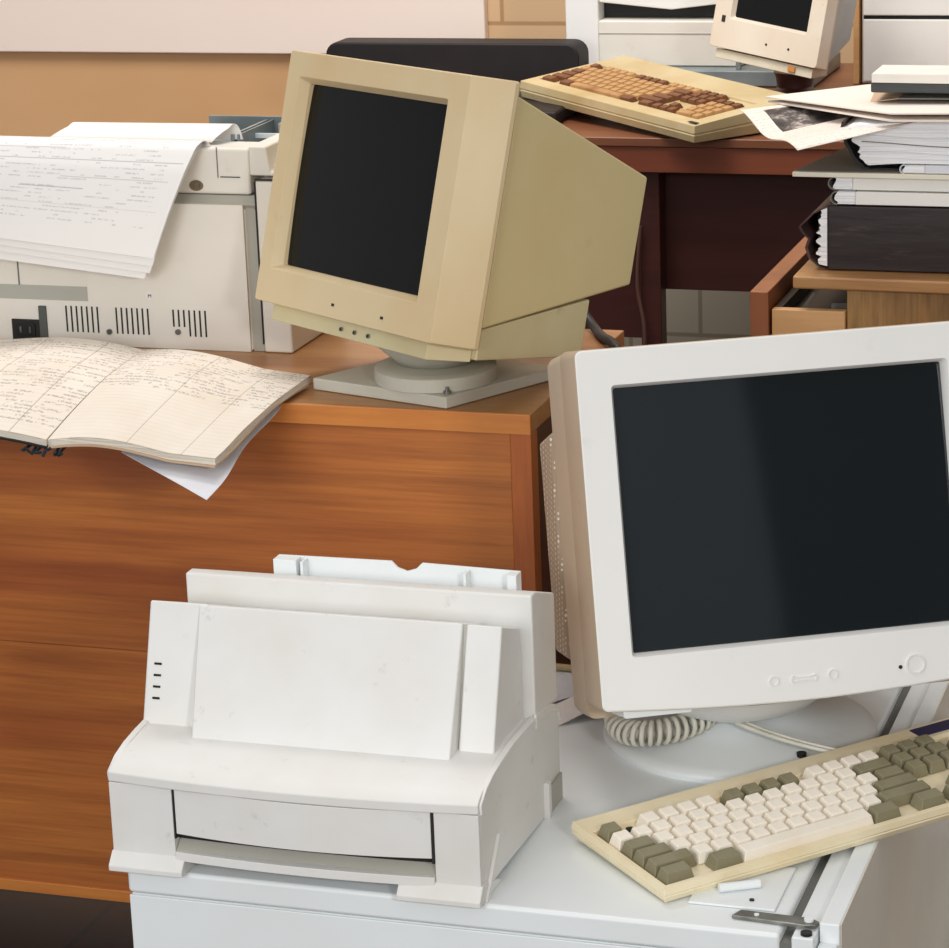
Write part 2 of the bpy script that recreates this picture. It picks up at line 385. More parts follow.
# ------------------------------------------------------------ wooden desk in front (top z=.75)
DX, DY = -.838, 2.719
d = thing('wooden_desk', 'orange-brown wooden desk with wide front panel, below the ledger and beige monitor', 'desk', (-1.6, DY, 0))
def dl(mb_args): return mb_args
mb = MB(Matrix.Translation((1.6, -DY, 0)))
mb.box(-2.45, DX, DY, 3.10, .728, .75); mb.build('desk_top', m_top, d, .0015)
mb = MB(Matrix.Translation((1.6, -DY, 0))); mb.box(-2.45, DX, DY - .0015, DY + .003, .7275, .7495); mb.build('front_edge_strip', m_edge, d, .001)
mb = MB(Matrix.Translation((1.6, -DY, 0))); mb.box(-2.43, DX - .024, DY + .004, DY + .022, .1505, .7275); mb.build('front_panel', m_front, d, .001)
mb = MB(Matrix.Translation((1.6, -DY, 0))); mb.box(DX - .0235, DX - .0005, DY + .001, DY + .024, .0, .7275); mb.build('corner_stile', m_stile, d, .001)
mb = MB(Matrix.Translation((1.6, -DY, 0))); mb.box(-2.43, DX - .024, DY + .001, DY + .024, .142, .1565); mb.build('bottom_rail', m_edge, d, .0015)
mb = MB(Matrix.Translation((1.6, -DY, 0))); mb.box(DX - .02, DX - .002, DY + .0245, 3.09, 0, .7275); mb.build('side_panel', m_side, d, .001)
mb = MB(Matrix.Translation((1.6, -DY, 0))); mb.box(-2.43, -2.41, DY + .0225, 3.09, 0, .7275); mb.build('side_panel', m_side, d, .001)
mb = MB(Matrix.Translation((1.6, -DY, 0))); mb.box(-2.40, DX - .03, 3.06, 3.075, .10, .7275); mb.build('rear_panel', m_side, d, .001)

# ------------------------------------------------------------ white metal cabinet under the front items (top z=.474)
CZ = .474
c = thing('white_metal_cabinet', 'low white metal cabinet carrying the white printer, big monitor and cream keyboard', 'cabinet', (-.73, 2.13, 0))
T = Matrix.Translation((.73, -2.13, 0))
MB(T).prism([(-1.049, 2.134), (-.424, 2.134), (-.424, 2.768), (-.74, 2.768), (-.74, 2.708), (-1.049, 2.708)], 'z', 0, CZ - .0255).build('body', m_cab, c, .002)
MB(T).prism([(-1.0505, 2.1305), (-.4535, 2.1305), (-.4535, 2.770), (-.738, 2.770), (-.738, 2.710), (-1.0505, 2.710)], 'z', CZ - .0245, CZ).build('top_panel', m_cab, c, .004, seg=3)
MB(T).box(-.4435, -.4245, 2.1305, 2.770, CZ - .0245, CZ - .001).build('rail_ledge', m_cab, c, .0015)
MB(T).box(-.4535, -.4435, 2.1325, 2.768, CZ - .0245, CZ - .008).build('groove', m_gap, c)
MB(T).box(-1.0495, -.4535, 2.1308, 2.1335, .02, CZ - .0262).build('front_door', m_cab, c, .001)
MB(T).box(-.4235, -.406, 2.150, 2.770, 0, CZ + .0050).build('side_rail', m_cab, c, .0015)
MB(T).box(-.4075, -.4052, 2.153, 2.768, 0, CZ + .0040).build('side_panel', m_speck, c)
MB(T).box(-.4235, -.407, 2.1308, 2.1495, 0, CZ - .012).build('front_post', m_cab, c, .0015)
lt = MB(T).prism([(-.499, 2.151), (-.4935, 2.164), (-.432, 2.161), (-.424, 2.155), (-.426, 2.147), (-.436, 2.146)], 'z', CZ + .0003, CZ + .004).build('latch', m_steel, c, .0008)
for sx_, sy_, sr_ in ((-.433, 2.154, .0042), (-.478, 2.155, .0022)): MB(T).cyl((sx_, sy_, CZ + .0042), sr_, sr_ * .5, n=16).build('screw', m_cab, lt)
MB(T).cyl((-.432, 2.138, CZ - .011), .005, .0125, n=16).build('latch_post', m_dark, c)
mbp = MB(T); mbp.box(-.542, -.466, 2.172, 2.262, CZ + .0002, CZ + .0025); tp = mbp.build('top_plate', m_cab, c, .001)
MB(T).cyl((-.489, 2.186, CZ + .0026), .0022, .0012, n=12).build('screw', m_dark, tp)
mbh = MB(T); mbh.tube([(-.52 + .004 * k, 2.196 + .0022 * k, CZ + .0065) for k in range(9)], .004, 10); mbh.build('curved_pull', m_cab, tp)

# white cabinet beyond on the right edge, on the floor
w2 = thing('white_case', 'bluish white case standing behind the speckled cabinet side, at the right frame edge', 'case', (-.270, 2.808, 0))
MB().box(-.138, .22, -.03, .30, 0, .295).build('body', m_cab, w2, .005, seg=3)
MB().box(-.12, .20, -.0325, -.0305, .02, .27).build('front_panel', m_white, w2, .0008)
cb = thing('cardboard_box', 'brown carton on the floor behind the bluish white case', 'box', (-.15, 3.26, 0))
MB().box(-.25, .25, 0, .03, 0, .40).build('front_side', m_pbrown, cb, .001); MB().box(-.25, .25, .001, .03, .4005, .402).build('flap', m_env, cb)
MB().box(-.25, .25, .0305, .04, 0, .38).build('inner_side', m_env, cb)

# ------------------------------------------------------------ laser printer (front)
F = thing('laser_printer', 'white personal laser printer with a smudged front plate, on the white cabinet', 'printer', (-.888, 2.1301, CZ))
W = .1735
def bowed(xl, xr, y, z, bow=.011, n=14): return [(xl + (xr - xl) * k / n, y - bow * (1 - ((2 * k / n) - 1) ** 2), z) for k in range(n + 1)]
# lid: lofted along x from the side profile, bowed at the front
prof = [(0, .083), (0, .092), (.006, .0955), (.02, .100), (.04, .104), (.065, .106), (.10, .108), (.14, .1075), (.18, .1055), (.215, .1015), (.238, .092), (.244, .083)]
rings = []
for k in range(17):
    x = -W + 2 * W * k / 16; bw = .011 * (1 - (2 * k / 16 - 1) ** 2)
    rings.append([(x, y - bw * max(0, 1 - y / .08), z) for y, z in prof])
MB().loft(rings).build('top_cover', m_printer, F, .0012, ang=40)
# side arches
for sx in (-1, 1):
    a = [(.004, .0835), (.004, .090), (.02, .0985), (.04, .1035), (.065, .1065), (.10, .109), (.14, .1085), (.18, .107), (.215, .103), (.240, .093), (.246, .082), (.246, .001), (.205, .0), (.06, .006), (.01, .006)]
    x0, x1 = (W - .006, W + .0004) if sx > 0 else (-W - .0004, -W + .006)
    MB().prism(a, 'x', x0, x1).build('side_panel', m_printer, F, .0012)
MB().prism([(.012, .012), (.012, .0825), (.244, .0825), (.244, .004), (.06, .008)], 'x', -W + .0062, W - .0062).build('chassis', m_printer, F)
# raised rim following the side arch
o_ = [(.003, .088), (.004, .0915), (.02, .1000), (.04, .1050), (.065, .1080), (.10, .1105), (.14, .1100), (.18, .1085), (.217, .1045), (.243, .094), (.249, .083)]
for sx in (-1, 1):
    rg_ = [[(sx * (W - .004), y, z), (sx * (W + .0022), y, z), (sx * (W + .0022), y + (.2 - y) * .008, z - .0075), (sx * (W - .004), y + (.2 - y) * .008, z - .0075)] for y, z in o_]
    MB().loft(rg_).build('side_rim', m_printer, F, .0008)
m_ = MB(); m_.box(W + .0008, W + .0026, .168, .1705, .098, .112); m_.build('rim_notch', m_cab, F)
# corner posts with feet
for sx in (-1, 1):
    xa, xb = (W - .041, W) if sx > 0 else (-W, -W + .061)
    xo = .012 if sx > 0 else .006
    m_ = MB(); m_.prism([(.0, .012), (.0, .0822), (.0115, .0822), (.0115, .008)], 'x', xa, xb); post = m_.build('corner_post', m_printer, F, .0008)
    xa2, xb2 = (W - .075, W + .002) if sx > 0 else (-W - .0015, -W + .070)
    m_ = MB(); m_.prism([(-.010, .0), (-.010, .0055), (.0, .0165), (.010, .0165), (.05, .003), (.05, 0)], 'x', xa2, xb2); m_.build('foot', m_printer, F, .0012)
# front flap between posts (bowed) and the slot under it
def flap(y0, z0, z1, th, name, mt, xl=-W + .0635, xr=W - .0435, bow=.010):
    n = 14; r0 = bowed(xl, xr, y0, z0, bow, n); r1 = bowed(xl, xr, y0, z1, bow, n)
    rings = [[a, b, (b[0], y0 + th, z1), (a[0], y0 + th, z0)] for a, b in zip(r0, r1)]
    return MB().loft(rings).build(name, mt, F, .0006)
flap(-.0006, .0385, .0824, .0125, 'front_flap', m_printer)
flap(.006, .032, .0376, .006, 'paper_slot', m_dark, xl=-W + .0615, xr=W - .0415, bow=.004)
flap(-.002, .013, .0215, .014, 'tray_lip', m_printer, xl=-W + .0615, xr=W - .0415, bow=.006)
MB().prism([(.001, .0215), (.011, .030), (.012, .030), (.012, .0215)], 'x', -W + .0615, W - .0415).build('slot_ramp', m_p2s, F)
m_ = MB(); m_.box(-W + .0618, -W + .0630, -.0012, .012, .034, .0822); m_.box(W - .0432, W - .0412, -.0012, .012, .034, .0822); m_.build('flap_gap', m_slot, F)
# upper tower: left block with lamps, centre plate, right block
def slopeblock(x0, x1, yb, zb, yt, zt, yback, name, mt, bev=.002, x0t=None, x1t=None):
    x0t = x0 if x0t is None else x0t; x1t = x1 if x1t is None else x1t
    r = [[(x0, yb, zb), (x1, yb, zb), (x1, yback, zb), (x0, yback, zb)], [(x0t, yt, zt), (x1t, yt, zt), (x1t, yback, zt - .0195), (x0t, yback, zt - .0195)]]
    return MB().loft(r).build(name, mt, F, bev, seg=3)
lb_ = slopeblock(-W - .002, -.118, .082, .1035, .118, .214, .172, 'control_block', m_printer)
for z in (.1585, .1485, .1385, .1285):
    y = .082 + (.118 - .082) * (z - .1035) / (.214 - .1035)
    MB().box(-W + .0065, -W + .0135, y - .0007, y + .001, z, z + .0018).build('indicator_light', m_dark, lb_)
slopeblock(-.1175, .1285, .060, .1045, .1165, .2135, .172, 'front_plate', m_printer, .002, x0t=-.1265, x1t=.1268)
slopeblock(.1300, .1630, .080, .1045, .1175, .2125, .172, 'right_block', m_printer)
slopeblock(.1260, .1304, .0835, .1045, .1190, .2115, .170, 'plate_seam', m_p2s, 0)
# rear frame
fr = MB(); fr.prism([(.1725, .104), (.1725, .2235), (.186, .2235), (.2435, .2035), (.2435, .1)], 'x', -W + .010, W + .0005); frame = fr.build('rear_frame', m_printer, F, .002, seg=3)
MB().box(W - .014, W - .010, .1705, .1724, .178, .190).build('catch', m_cab, frame, .0005)
# paper guide
g = MB(); zt_ = .2305
pts = [(-.089, .210), (-.089, zt_), (.024, zt_ + .001), (.030, .2255), (.039, .2225), (.048, .2255), (.054, zt_ + .001), (.149, zt_ - .001), (.149, .207)]
g.prism(pts, 'y', .2205, .2235); g.prism([(-.089, .207), (-.089, zt_), (-.066, zt_), (-.066, .207)], 'y', .2075, .2204); g.prism([(.140, .208), (.140, zt_ - .001), (.149, zt_ - .001), (.149, .208)], 'y', .2075, .2204)
g.box(-.062, -.059, .207, .2205, .207, .2295); g.box(.098, .101, .207, .2205, .206, .2285); guide = g.build('paper_guide', m_cab, F, .0006)
# small side fins
m_ = MB(); m_.prism([(.004, .0), (.012, .0), (.050, .047), (.046, .047)], 'x', W + .0004, W + .004); m_.build('side_fin', m_printer, F, .0005)
m_ = MB(); m_.prism([(.19, .0), (.198, .0), (.198, .036), (.19, .036)], 'x', W + .0004, W + .006); m_.build('side_fin', m_printer, F, .0005)
m_ = MB(); m_.prism([(.198, 0), (.244, 0), (.244, .026), (.198, .026)], 'x', W + .0004, W + .003); m_.build('side_step', m_p2s, F, .0005)

# ------------------------------------------------------------ big CRT (front right)
S = .93
Bl = (-.5115, 2.469, .744)
RB = Matrix(((.864, -.489, -.118), (.503, .836, .219), (-.008, -.249, .969)))
B0 = Vector((-.575, 2.555, CZ))
Bm = thing('crt_monitor', 'large white monitor with a wide dark screen and tan sides, on the white cabinet', 'monitor', B0)
XB = Matrix.Translation(Vector(Bl) - B0) @ RB.to_4x4() @ Matrix.Scale(S, 4)
sw, sh = .3437, .2627
def rings_to(mb, rings, caps): mb.loft(rings, caps)
hh, hw = .1785, .2095; cz = (.171 - .186) / 2; H_ = .357; W_ = .419
bz = MB(XB)
bz.loft([rrect(W_ - .004, H_ - .004, .009, 0, cz, .068, bow=.009), rrect(W_, H_, .009, 0, cz, .062, bow=.009), rrect(W_, H_, .008, 0, cz, .005, bow=.009), rrect(W_ - .0016, H_ - .0016, .007, 0, cz, .0012, bow=.009), rrect(W_ - .0045, H_ - .0045, .006, 0, cz, 0, bow=.009),
         rrect(sw + .006, sh + .006, .004, 0, 0, 0, bow=.00001), rrect(sw, sh, .003, 0, 0, .006, bow=.00001), rrect(sw - .0005, sh - .0005, .003, 0, 0, .016, bow=.00001)], (False, False))
bez = bz.build('bezel', [m_crt, m_crtside], Bm, ang=30)
for p in bez.data.polygons:                      # the darker tan side walls of the bezel
    c_ = XB.inverted() @ p.center
    if c_.y > .0025 and (abs(c_.x) > .2035 or c_.z > .165 or c_.z < -.182): p.material_index = 1
# slightly domed screen
def scr(u, v):
    x, z = (u - .5), (v - .5); return (x * (sw + .0), .009 + .010 * (x * x + z * z), z * sh)
MB(XB).grid(scr, 16, 12).build('screen', m_scrB, Bm, fixn=False)
mid = MB(XB); mid.loft([rrect(W_ - .003, H_ + .011, .010, 0, cz - .0075, .0685), rrect(W_ - .0015, H_ + .012, .010, 0, cz - .0075, .074), rrect(W_ - .0015, H_ + .008, .012, 0, cz - .0085, .121), rrect(W_ - .030, H_ - .020, .016, 0, cz - .006, .128)]); mid.build('front_housing', m_crtside, Bm)
back = MB(XB); back.loft([rrect(.380, .25, .008, .0, -.025, .118), rrect(.4185, .235, .006, .0, -.027, .134), rrect(.4165, .222, .006, 0, -.030, .186), rrect(.30, .24, .03, 0, -.035, .33), rrect(.27, .21, .03, 0, -.04, .37)]); back.build('rear_housing', m_perf, Bm)
und = MB(XB); und.loft([rrect(.07, .010, .003, -.15, -.190, .012), rrect(.07, .010, .003, -.15, -.190, .115)]); und.build('bottom_tray', m_cab, Bm)
def disc_on(xc, zc, r, name, m, parent, rim=.0012, dep=.0016):
    mb_ = MB(XB); n = 28
    ring = lambda rr, y: [(xc + rr * math.cos(2 * math.pi * k / n), y, zc + rr * math.sin(2 * math.pi * k / n)) for k in range(n)]
    mb_.loft([ring(r, 0.0), ring(r, -dep), ring(r - rim, -dep), ring(r - rim * 1.3, -dep * .2)], (False, True)); return mb_.build(name, m, parent)
disc_on(-.032, -.172, .0052, 'menu_button', m_btn, Bm); disc_on(.030, -.171, .0052, 'menu_button', m_btn, Bm); disc_on(.117, -.1695, .0100, 'power_button', m_btn, Bm, .0012, .002)
mb_ = MB(XB)
pill = []
for k in range(40):
    a = 2 * math.pi * k / 40; cx_ = .0092 if math.cos(a) > 0 else -.0092; cc__ = math.cos(a); x = cx_ + .0046 * cc__ if abs(cc__) > .25 else cx_ * abs(cc__) / .25; zz = .0044 * math.sin(a) if abs(cc__) > .45 else (.0019 + .0022 * (abs(cc__) / .45) ** 2) * math.copysign(1, math.sin(a)); pill.append((x, zz))
mb_.loft([[(-.0005 + x, 0, -.1722 + z) for x, z in pill], [(-.0005 + x, -.0016, -.1722 + z) for x, z in pill], [(-.0005 + x * .9, -.0016, -.1722 + z * .72) for x, z in pill], [(-.0005 + x * .88, -.0004, -.1722 + z * .66) for x, z in pill]], (False, True)); mb_.build('rocker_button', m_btn, Bm)
mb_ = MB(XB); mb_.cyl((.101, -.0008, -.171), .0020, .001, 'y', 14); mb_.build('power_light', m_dark, Bm)
# swivel bowl, neck and round foot
loc0 = lambda x, y, z: (x - B0.x, y - B0.y, z - CZ)
fc = Vector((-.586, 2.572, CZ))
MB().lathe(fc - B0, [(.1345, .0), (.1355, .004), (.1335, .008), (.123, .0110), (.09, .018), (.06, .026), (.05, .032)], 72).build('round_foot', m_cab, Bm, ang=50)
MB().lathe(Vector((-.588, 2.560, CZ)) - B0, [(.040, .034), (.060, .038), (.080, .047), (.096, .060), (.104, .072)], 56).build('swivel_bowl', m_crt, Bm, ang=50)
sc_ = MB(); sc_.cyl(Vector((-.5075, 2.492, CZ + .0125)) - B0, .0048, .0045, n=18); sc_.build('foot_screw', m_dark, Bm)
# coiled cord
cc_ = [(-.700, 2.545, .520), (-.6985, 2.522, .504), (-.686, 2.490, .5015), (-.668, 2.474, .503), (-.648, 2.474, .505), (-.628, 2.488, .506), (-.612, 2.510, .508), (-.605, 2.530, .511), (-.604, 2.540, .514)]
TAILPTS = [(-.604, 2.540, .518), (-.595, 2.520, .513), (-.556, 2.497, .5085), (-.513, 2.489, .501), (-.461, 2.486, .4935), (-.432, 2.474, .4925), (-.40, 2.47, .493)]
def cr(P, t):
    n = len(P) - 1; i = min(int(t * n), n - 1); f = t * n - i
    p0, p1, p2, p3 = (Vector(P[max(i - 1, 0)]), Vector(P[i]), Vector(P[i + 1]), Vector(P[min(i + 2, n)]))
    return .5 * ((2 * p1) + (p2 - p0) * f + (2 * p0 - 5 * p1 + 4 * p2 - p3) * f * f + (3 * p1 - p0 - 3 * p2 + p3) * f ** 3)
cord = thing('coiled_cord', 'light grey coiled keyboard cord lying under the large white monitor', 'cord', (-.65, 2.50, .49))
off = Vector((.65, -2.50, -.49)); pts = []; turns = 25; N = turns * 14
for i in range(N + 1):
    t = i / N; p = cr(cc_, t); tg = (cr(cc_, min(1, t + .01)) - cr(cc_, max(0, t - .01))).normalized()
    u = tg.cross(Vector((0, 0, 1))).normalized(); v = u.cross(tg); a = 2 * math.pi * turns * t
    pts.append(p + off + .0108 * (math.cos(a) * u + math.sin(a) * v) + Vector((0, 0, .001)))
MB().tube(pts, .0025, 7).build('coil', m_cord, cord, ang=60)
tail = [cr(TAILPTS, k / 30) + off for k in range(31)]
MB().tube(tail, .0021, 8).build('straight_lead', m_cord, cord, ang=60)
MB().tube([p + Vector((.003, .0055, .0008)) for p in tail], .0016, 8).build('straight_lead', m_cord, cord, ang=60)

# ------------------------------------------------------------ keyboards
U = .01905
ROWS = []   # (x units, row, width units, dark, kind)
def lay():
    K = [(0, 5, 1, 1)] + [(2 + i, 5, 1, 0) for i in range(4)] + [(6.5 + i, 5, 1, 1) for i in range(4)] + [(11 + i, 5, 1, 0) for i in range(4)] + [(15.25 + i, 5, 1, 1) for i in range(3)]
    K += [(i, 4, 1, 0) for i in range(13)] + [(13, 4, 2, 1)] + [(15.25 + i, 4, 1, 1) for i in range(3)]
    K += [(0, 3, 1.5, 1)] + [(1.5 + i, 3, 1, 0) for i in range(12)] + [(13.5, 3, 1.5, 1)] + [(15.25 + i, 3, 1, 1) for i in range(3)]
    K += [(0, 2, 1.75, 1)] + [(1.75 + i, 2, 1, 0) for i in range(11)] + [(12.75, 2, 2.25, 1)]
    K += [(0, 1, 2.25, 1)] + [(2.25 + i, 1, 1, 0) for i in range(10)] + [(12.25, 1, 2.75, 1)] + [(16.25, 1, 1, 1)]
    K += [(0, 0, 1.5, 1), (2.5, 0, 1.5, 1), (4, 0, 7, 0), (11, 0, 1.5, 1), (13.5, 0, 1.5, 1)] + [(15.25 + i, 0, 1, 1) for i in range(3)]
    for r_ in (4, 3, 2, 1): K += [(18.5 + i, r_, 1, 1 if r_ == 4 else 0) for i in range(3)]
    K += [(18.5, 0, 2, 0), (20.5, 0, 1, 0)]
    return K
def keymesh(w_, u, hgt, m, name='key'):
    b = MB(); g_ = .0006; x0, x1 = g_, w_ * u - g_; y0, y1 = g_, u - g_
    ins = .0032; tb = .0022
    b.loft([[(x0, y0, 0), (x1, y0, 0), (x1, y1, 0), (x0, y1, 0)], [(x0 + ins * .8, y0 + .0016, hgt * .86), (x1 - ins * .8, y0 + .0016, hgt * .86), (x1 - ins * .8, y1 - .0045, hgt), (x0 + ins * .8, y1 - .0045, hgt)]])
    return b
def keyboard(name, label, xf_loc, xf_rot, u, mcase, mk, mkd, D, m0, w0, front, rear, length, hgt, group=None, swap=None):
    e = thing(name, label, 'keyboard', xf_loc, 0); e.rotation_euler = xf_rot
    zf = lambda y: front + (rear - front) * y / D
    # tray-shaped case: rim around a recessed key field
    kx0, kx1, ky0, ky1 = m0 - .002, m0 + 21.5 * u + .002, w0 - .002, w0 + 6 * u + .002
    L = length
    o0 = [(0, 0), (L, 0), (L, D), (0, D)]; i0 = [(kx0, ky0), (kx1, ky0), (kx1, ky1), (kx0, ky1)]
    rg = [[(x + (.003 if x == 0 else -.003), y + (.003 if y == 0 else -.003), 0) for x, y in o0], [(x, y, zf(y) * .42) for x, y in o0], [(x + (.0012 if x == 0 else -.0012), y + (.0012 if y == 0 else -.0012), zf(y) * .48) for x, y in o0], [(x, y, zf(y) * .54) for x, y in o0],
          [(x + (.001 if x == 0 else -.001), y + (.001 if y == 0 else -.001), zf(y)) for x, y in o0],
          [(x, y, zf(y)) for x, y in i0], [(x, y, zf(y) - .004) for x, y in i0]]
    b = MB(); b.loft(rg); b.build('case', mcase, e, .0012)
    til = math.atan2(rear - front, D)
    protos = {}
    for (kx, r_, kw, dk) in lay():
        key = (kw, dk)
        h2 = hgt
        if key not in protos:
            o = keymesh(kw, u, h2, None).build('key', mkd if dk else mk, e, .0008); protos[key] = o
            o['first'] = 1
        else:
            o = protos[key].copy(); COL.objects.link(o); o.parent = e
        y = w0 + r_ * u
        o.location = (m0 + kx * u, y, zf(y) - .0035); o.rotation_euler = (til, 0, 0)
        if 'first' in o: del o['first']
    return e
KB = keyboard('cream_keyboard', 'cream keyboard with olive-grey side keys, set diagonally before the large white monitor', (-.5584, 2.1664, .4762), (0, 0, 0), .0200, m_kb, m_key, m_keyd, .1602, .0078, .0085, .0145, .0155, .458, .0125)
KB.rotation_mode = 'XYZ'
KB.matrix_world = Matrix.Translation((-.5605, 2.1635, .4748)) @ Matrix.Rotation(.8006, 4, 'Z') @ Matrix.Rotation(.028, 4, 'X') @ Matrix.Rotation(-.0255, 4, 'Y')
MB().box(.372, .430, .136, .154, .0148, .0164).build('badge', m_navy, KB, .0005)
hole = MB(); hole.cyl((.0078 + 1.5 * .02, .0085 + 5.5 * .02, .0135), .0042, .0016, n=16); hole.build('hole', m_dark, KB)

# ------------------------------------------------------------ beige CRT (behind, on the desk)
SA = .9
A0 = Vector((-.975, 2.81, .75))
Am = thing('beige_crt_monitor', 'yellowed beige monitor tilted back on a square stand, on the wooden desk', 'monitor', A0)
RA = Matrix(((.841, .523, .134), (-.540, .816, .206), (-.002, -.246, .969)))
XA = Matrix.Translation(Vector((-1.028, 2.7495, .974)) - A0) @ RA.to_4x4() @ Matrix.Scale(SA, 4)
b = MB(XA)
def rr2(xl, xr, zb, zt, y, r=.004, n=3): return rrect(xr - xl, zt - zb, r, (xl + xr) / 2, (zb + zt) / 2, y, n)
b.loft([rr2(-.188, .188, -.151, .1525, .058), rr2(-.1965, .1965, -.152, .1530, .050), rr2(-.1965, .1965, -.152, .1530, .0445), rr2(-.1715, .1715, -.1515, .1515, .001, .003), rr2(-.1705, .1705, -.151, .151, 0, .003),
        rr2(-.148, .136, -.110, .122, 0, .003), rr2(-.141, .129, -.104, .1155, .013, .003), rr2(-.1405, .1285, -.1035, .115, .022, .003)], (False, False))
b.build('bezel', m_beige, Am, .0012, ang=20)
def scrA(u, v):
    x, z = u - .5, v - .5; return (-.006 + x * .272, .014 + .010 * (x * x + z * z), .006 + z * .222)
MB(XA).grid(scrA, 14, 12).build('screen', m_scrA, Am, fixn=False)
b = MB(XA); b.loft([[(-.187, .0585, -.1285), (.187, .0585, -.1285), (.187, .0585, .1375), (-.187, .0585, .1375)], [(-.132, .330, -.063), (.132, .330, -.063), (.132, .330, .068), (-.132, .330, .068)]]); b.build('rear_housing', m_beigebody, Am, .003, seg=3)
b = MB(XA); b.loft([[(-.184, .0595, -.165), (.184, .0595, -.165), (.184, .0595, -.1295), (-.184, .0595, -.1295)], [(-.143, .258, -.154), (.143, .258, -.154), (.143, .258, -.0845), (-.143, .258, -.0845)]]); b.build('lower_housing', m_beigelow, Am, .002)
b = MB(XA); b.loft([[(-.150, .014, -.1725), (.150, .014, -.1725), (.150, .014, -.1525), (-.150, .014, -.1525)], [(-.176, .059, -.168), (.176, .059, -.168), (.176, .059, -.1525), (-.176, .059, -.1525)]]); chin = b.build('chin_strip', m_beigelow, Am, .0012)
for x in (-.010, .016, .042):
    k = MB(XA); k.cyl((x, .0135, -.1625), .0026, -.0018, 'y', 14); k.build('control_knob', m_gap, chin)
    k = MB(XA); k.box(x - .0014, x + .0014, .0112, .0116, -.1646, -.161); k.build('knob_mark', m_dark, chin)
for x, z in ((-.016, -.1355), (.078, -.1365)):
    k = MB(XA); k.box(x - .0022, x + .0022, -.0008, .0, z - .0016, z + .0016); k.build('indicator_light', m_dark, Am)
# base plate, disc and bowl
P0, P1, P3 = Vector((-.931, 2.7215, 0)), Vector((-.848, 2.870, 0)), Vector((-1.101, 2.775, 0)); P2 = P1 + P3 - P0
pl = MB(); q = [P0, P1, P2, P3]
pl.loft([[tuple(Vector((p.x, p.y, .7505)) - A0) for p in q], [tuple(Vector((p.x, p.y, .7635)) - A0) for p in q]]); pl.build('base_plate', m_basegrey, Am, .0015)
MB().lathe(Vector((-.967, 2.797, .7638)) - A0, [(.066, 0), (.066, .014), (.063, .0155), (.050, .016)], 56).build('swivel_disc', m_basegrey, Am, ang=40)
MB().lathe(Vector((-.972, 2.812, .780)) - A0, [(.042, 0), (.052, .010), (.068, .024), (.080, .038), (.086, .050)], 48).build('swivel_bowl', m_basegrey, Am, ang=60)
s_ = MB(); s_.cyl(Vector((-.9345, 2.737, .7636)) - A0, .0042, .003, n=14); s_.cyl(Vector((-.9345, 2.737, .7666)) - A0, .0018, .004, n=10); s_.build('plate_screw', m_steel, Am)

# ------------------------------------------------------------ open ledger on the desk edge
L = thing('open_ledger', 'open handwritten account book hanging over the wooden desk front edge', 'book', (-1.28, 2.75, .751))
lo = Vector((1.28, -2.75, -.751))
def zdrop(y): # page height falls beyond the desk edge
    t = max(0, (2.745 - y)); return t * .06 + t * t * .22
# right page corners (rear spine, rear outer, front spine, front outer)
def pageR(u, v):   # u 0 spine ..1 outer, v 0 front ..1 rear
    a = Vector((-1.343, 2.866, 0)); b_ = Vector((-1.106, 2.783, 0)); c_ = Vector((-1.312, 2.555, 0)); d_ = Vector((-1.114, 2.530, 0))
    p = (c_ * (1 - u) + d_ * u) * (1 - v) + (a * (1 - u) + b_ * u) * v
    zz = .7625 + .0095 * math.sin(math.pi * min(1, u * 1.35 + .02)) * (1 - u * .5) + .002 * u - zdrop(p.y)
    zz += .0008 * math.sin(8 * v + 4 * u) * u
    edge = .006 * (math.sin(17 * v) * .25) * (u > .97)
    return (p.x + edge * .3 + lo.x, p.y + lo.y, zz + lo.z)
def pageL(u, v):   # u 0 outer(left) .. 1 spine
    a = Vector((-1.343, 2.866, 0)); b_ = Vector((-1.61, 2.89, 0)); c_ = Vector((-1.314, 2.555, 0)); d_ = Vector((-1.585, 2.565, 0))
    t = 1 - u
    p = (c_ * (1 - t) + d_ * t) * (1 - v) + (a * (1 - t) + b_ * t) * v
    zz = .7625 + .0105 * math.sin(math.pi * min(1, t * 1.35 + .02)) * (1 - t * .4) - zdrop(p.y)
    return (p.x + lo.x, p.y + lo.y, zz + lo.z)
def under(th):
    return lambda P, i, j: Vector((P.x, P.y, P.z - th))
b = MB(); b.grid(pageR, 30, 24); b.build('right_page', m_ledR, L, ang=80, fixn=False)
b = MB(); b.grid(pageL, 30, 24); b.build('left_page', m_ledL, L, ang=80, fixn=False)
def shell(fn, top, bot, nu=30, nv=24, sx=0, sy=0):
    bm_ = MB(); bm_.grid(lambda u, v: (lambda P: (P[0] + sx, P[1] + sy, P[2] - top))(fn(u, v)), nu, nv, thick=bot - top); return bm_
shell(pageR, .0006, .0070).build('page_block', m_pages, L, ang=80)
shell(pageL, .0006, .0070).build('page_block', m_pages, L, ang=80)
def cov(u, v):
    P = pageR(u, v); return (P[0] + (.002 * math.sin(7 * v)), P[1] - .002 * (1 - v), P[2] - .0074)
b = MB(); b.grid(cov, 30, 24, thick=.0018); b.build('right_cover', m_env, L, ang=80)
def covL(u, v):
    P = pageL(u, v); return (P[0], P[1] - .003 * (1 - v), P[2] - .0074)
b = MB(); b.grid(covL, 30, 24, thick=.0018); b.build('left_cover', m_case, L, ang=80)
sp = MB(); rs = random.Random(3)
for k in range(7):
    x = -1.336 + k * .0065; y0_ = 2.552; z0_ = .7605 - zdrop(2.555) - .006
    sp.tube([(x + lo.x, y0_ + .012 + lo.y, z0_ + lo.z), (x + rs.uniform(-.004, .004) + lo.x, y0_ - .003 + lo.y, z0_ - .003 + rs.uniform(-.003, .004) + lo.z), (x + rs.uniform(-.006, .006) + lo.x, y0_ - .006 + lo.y, z0_ + rs.uniform(-.009, .004) + lo.z)], .0018, 6)
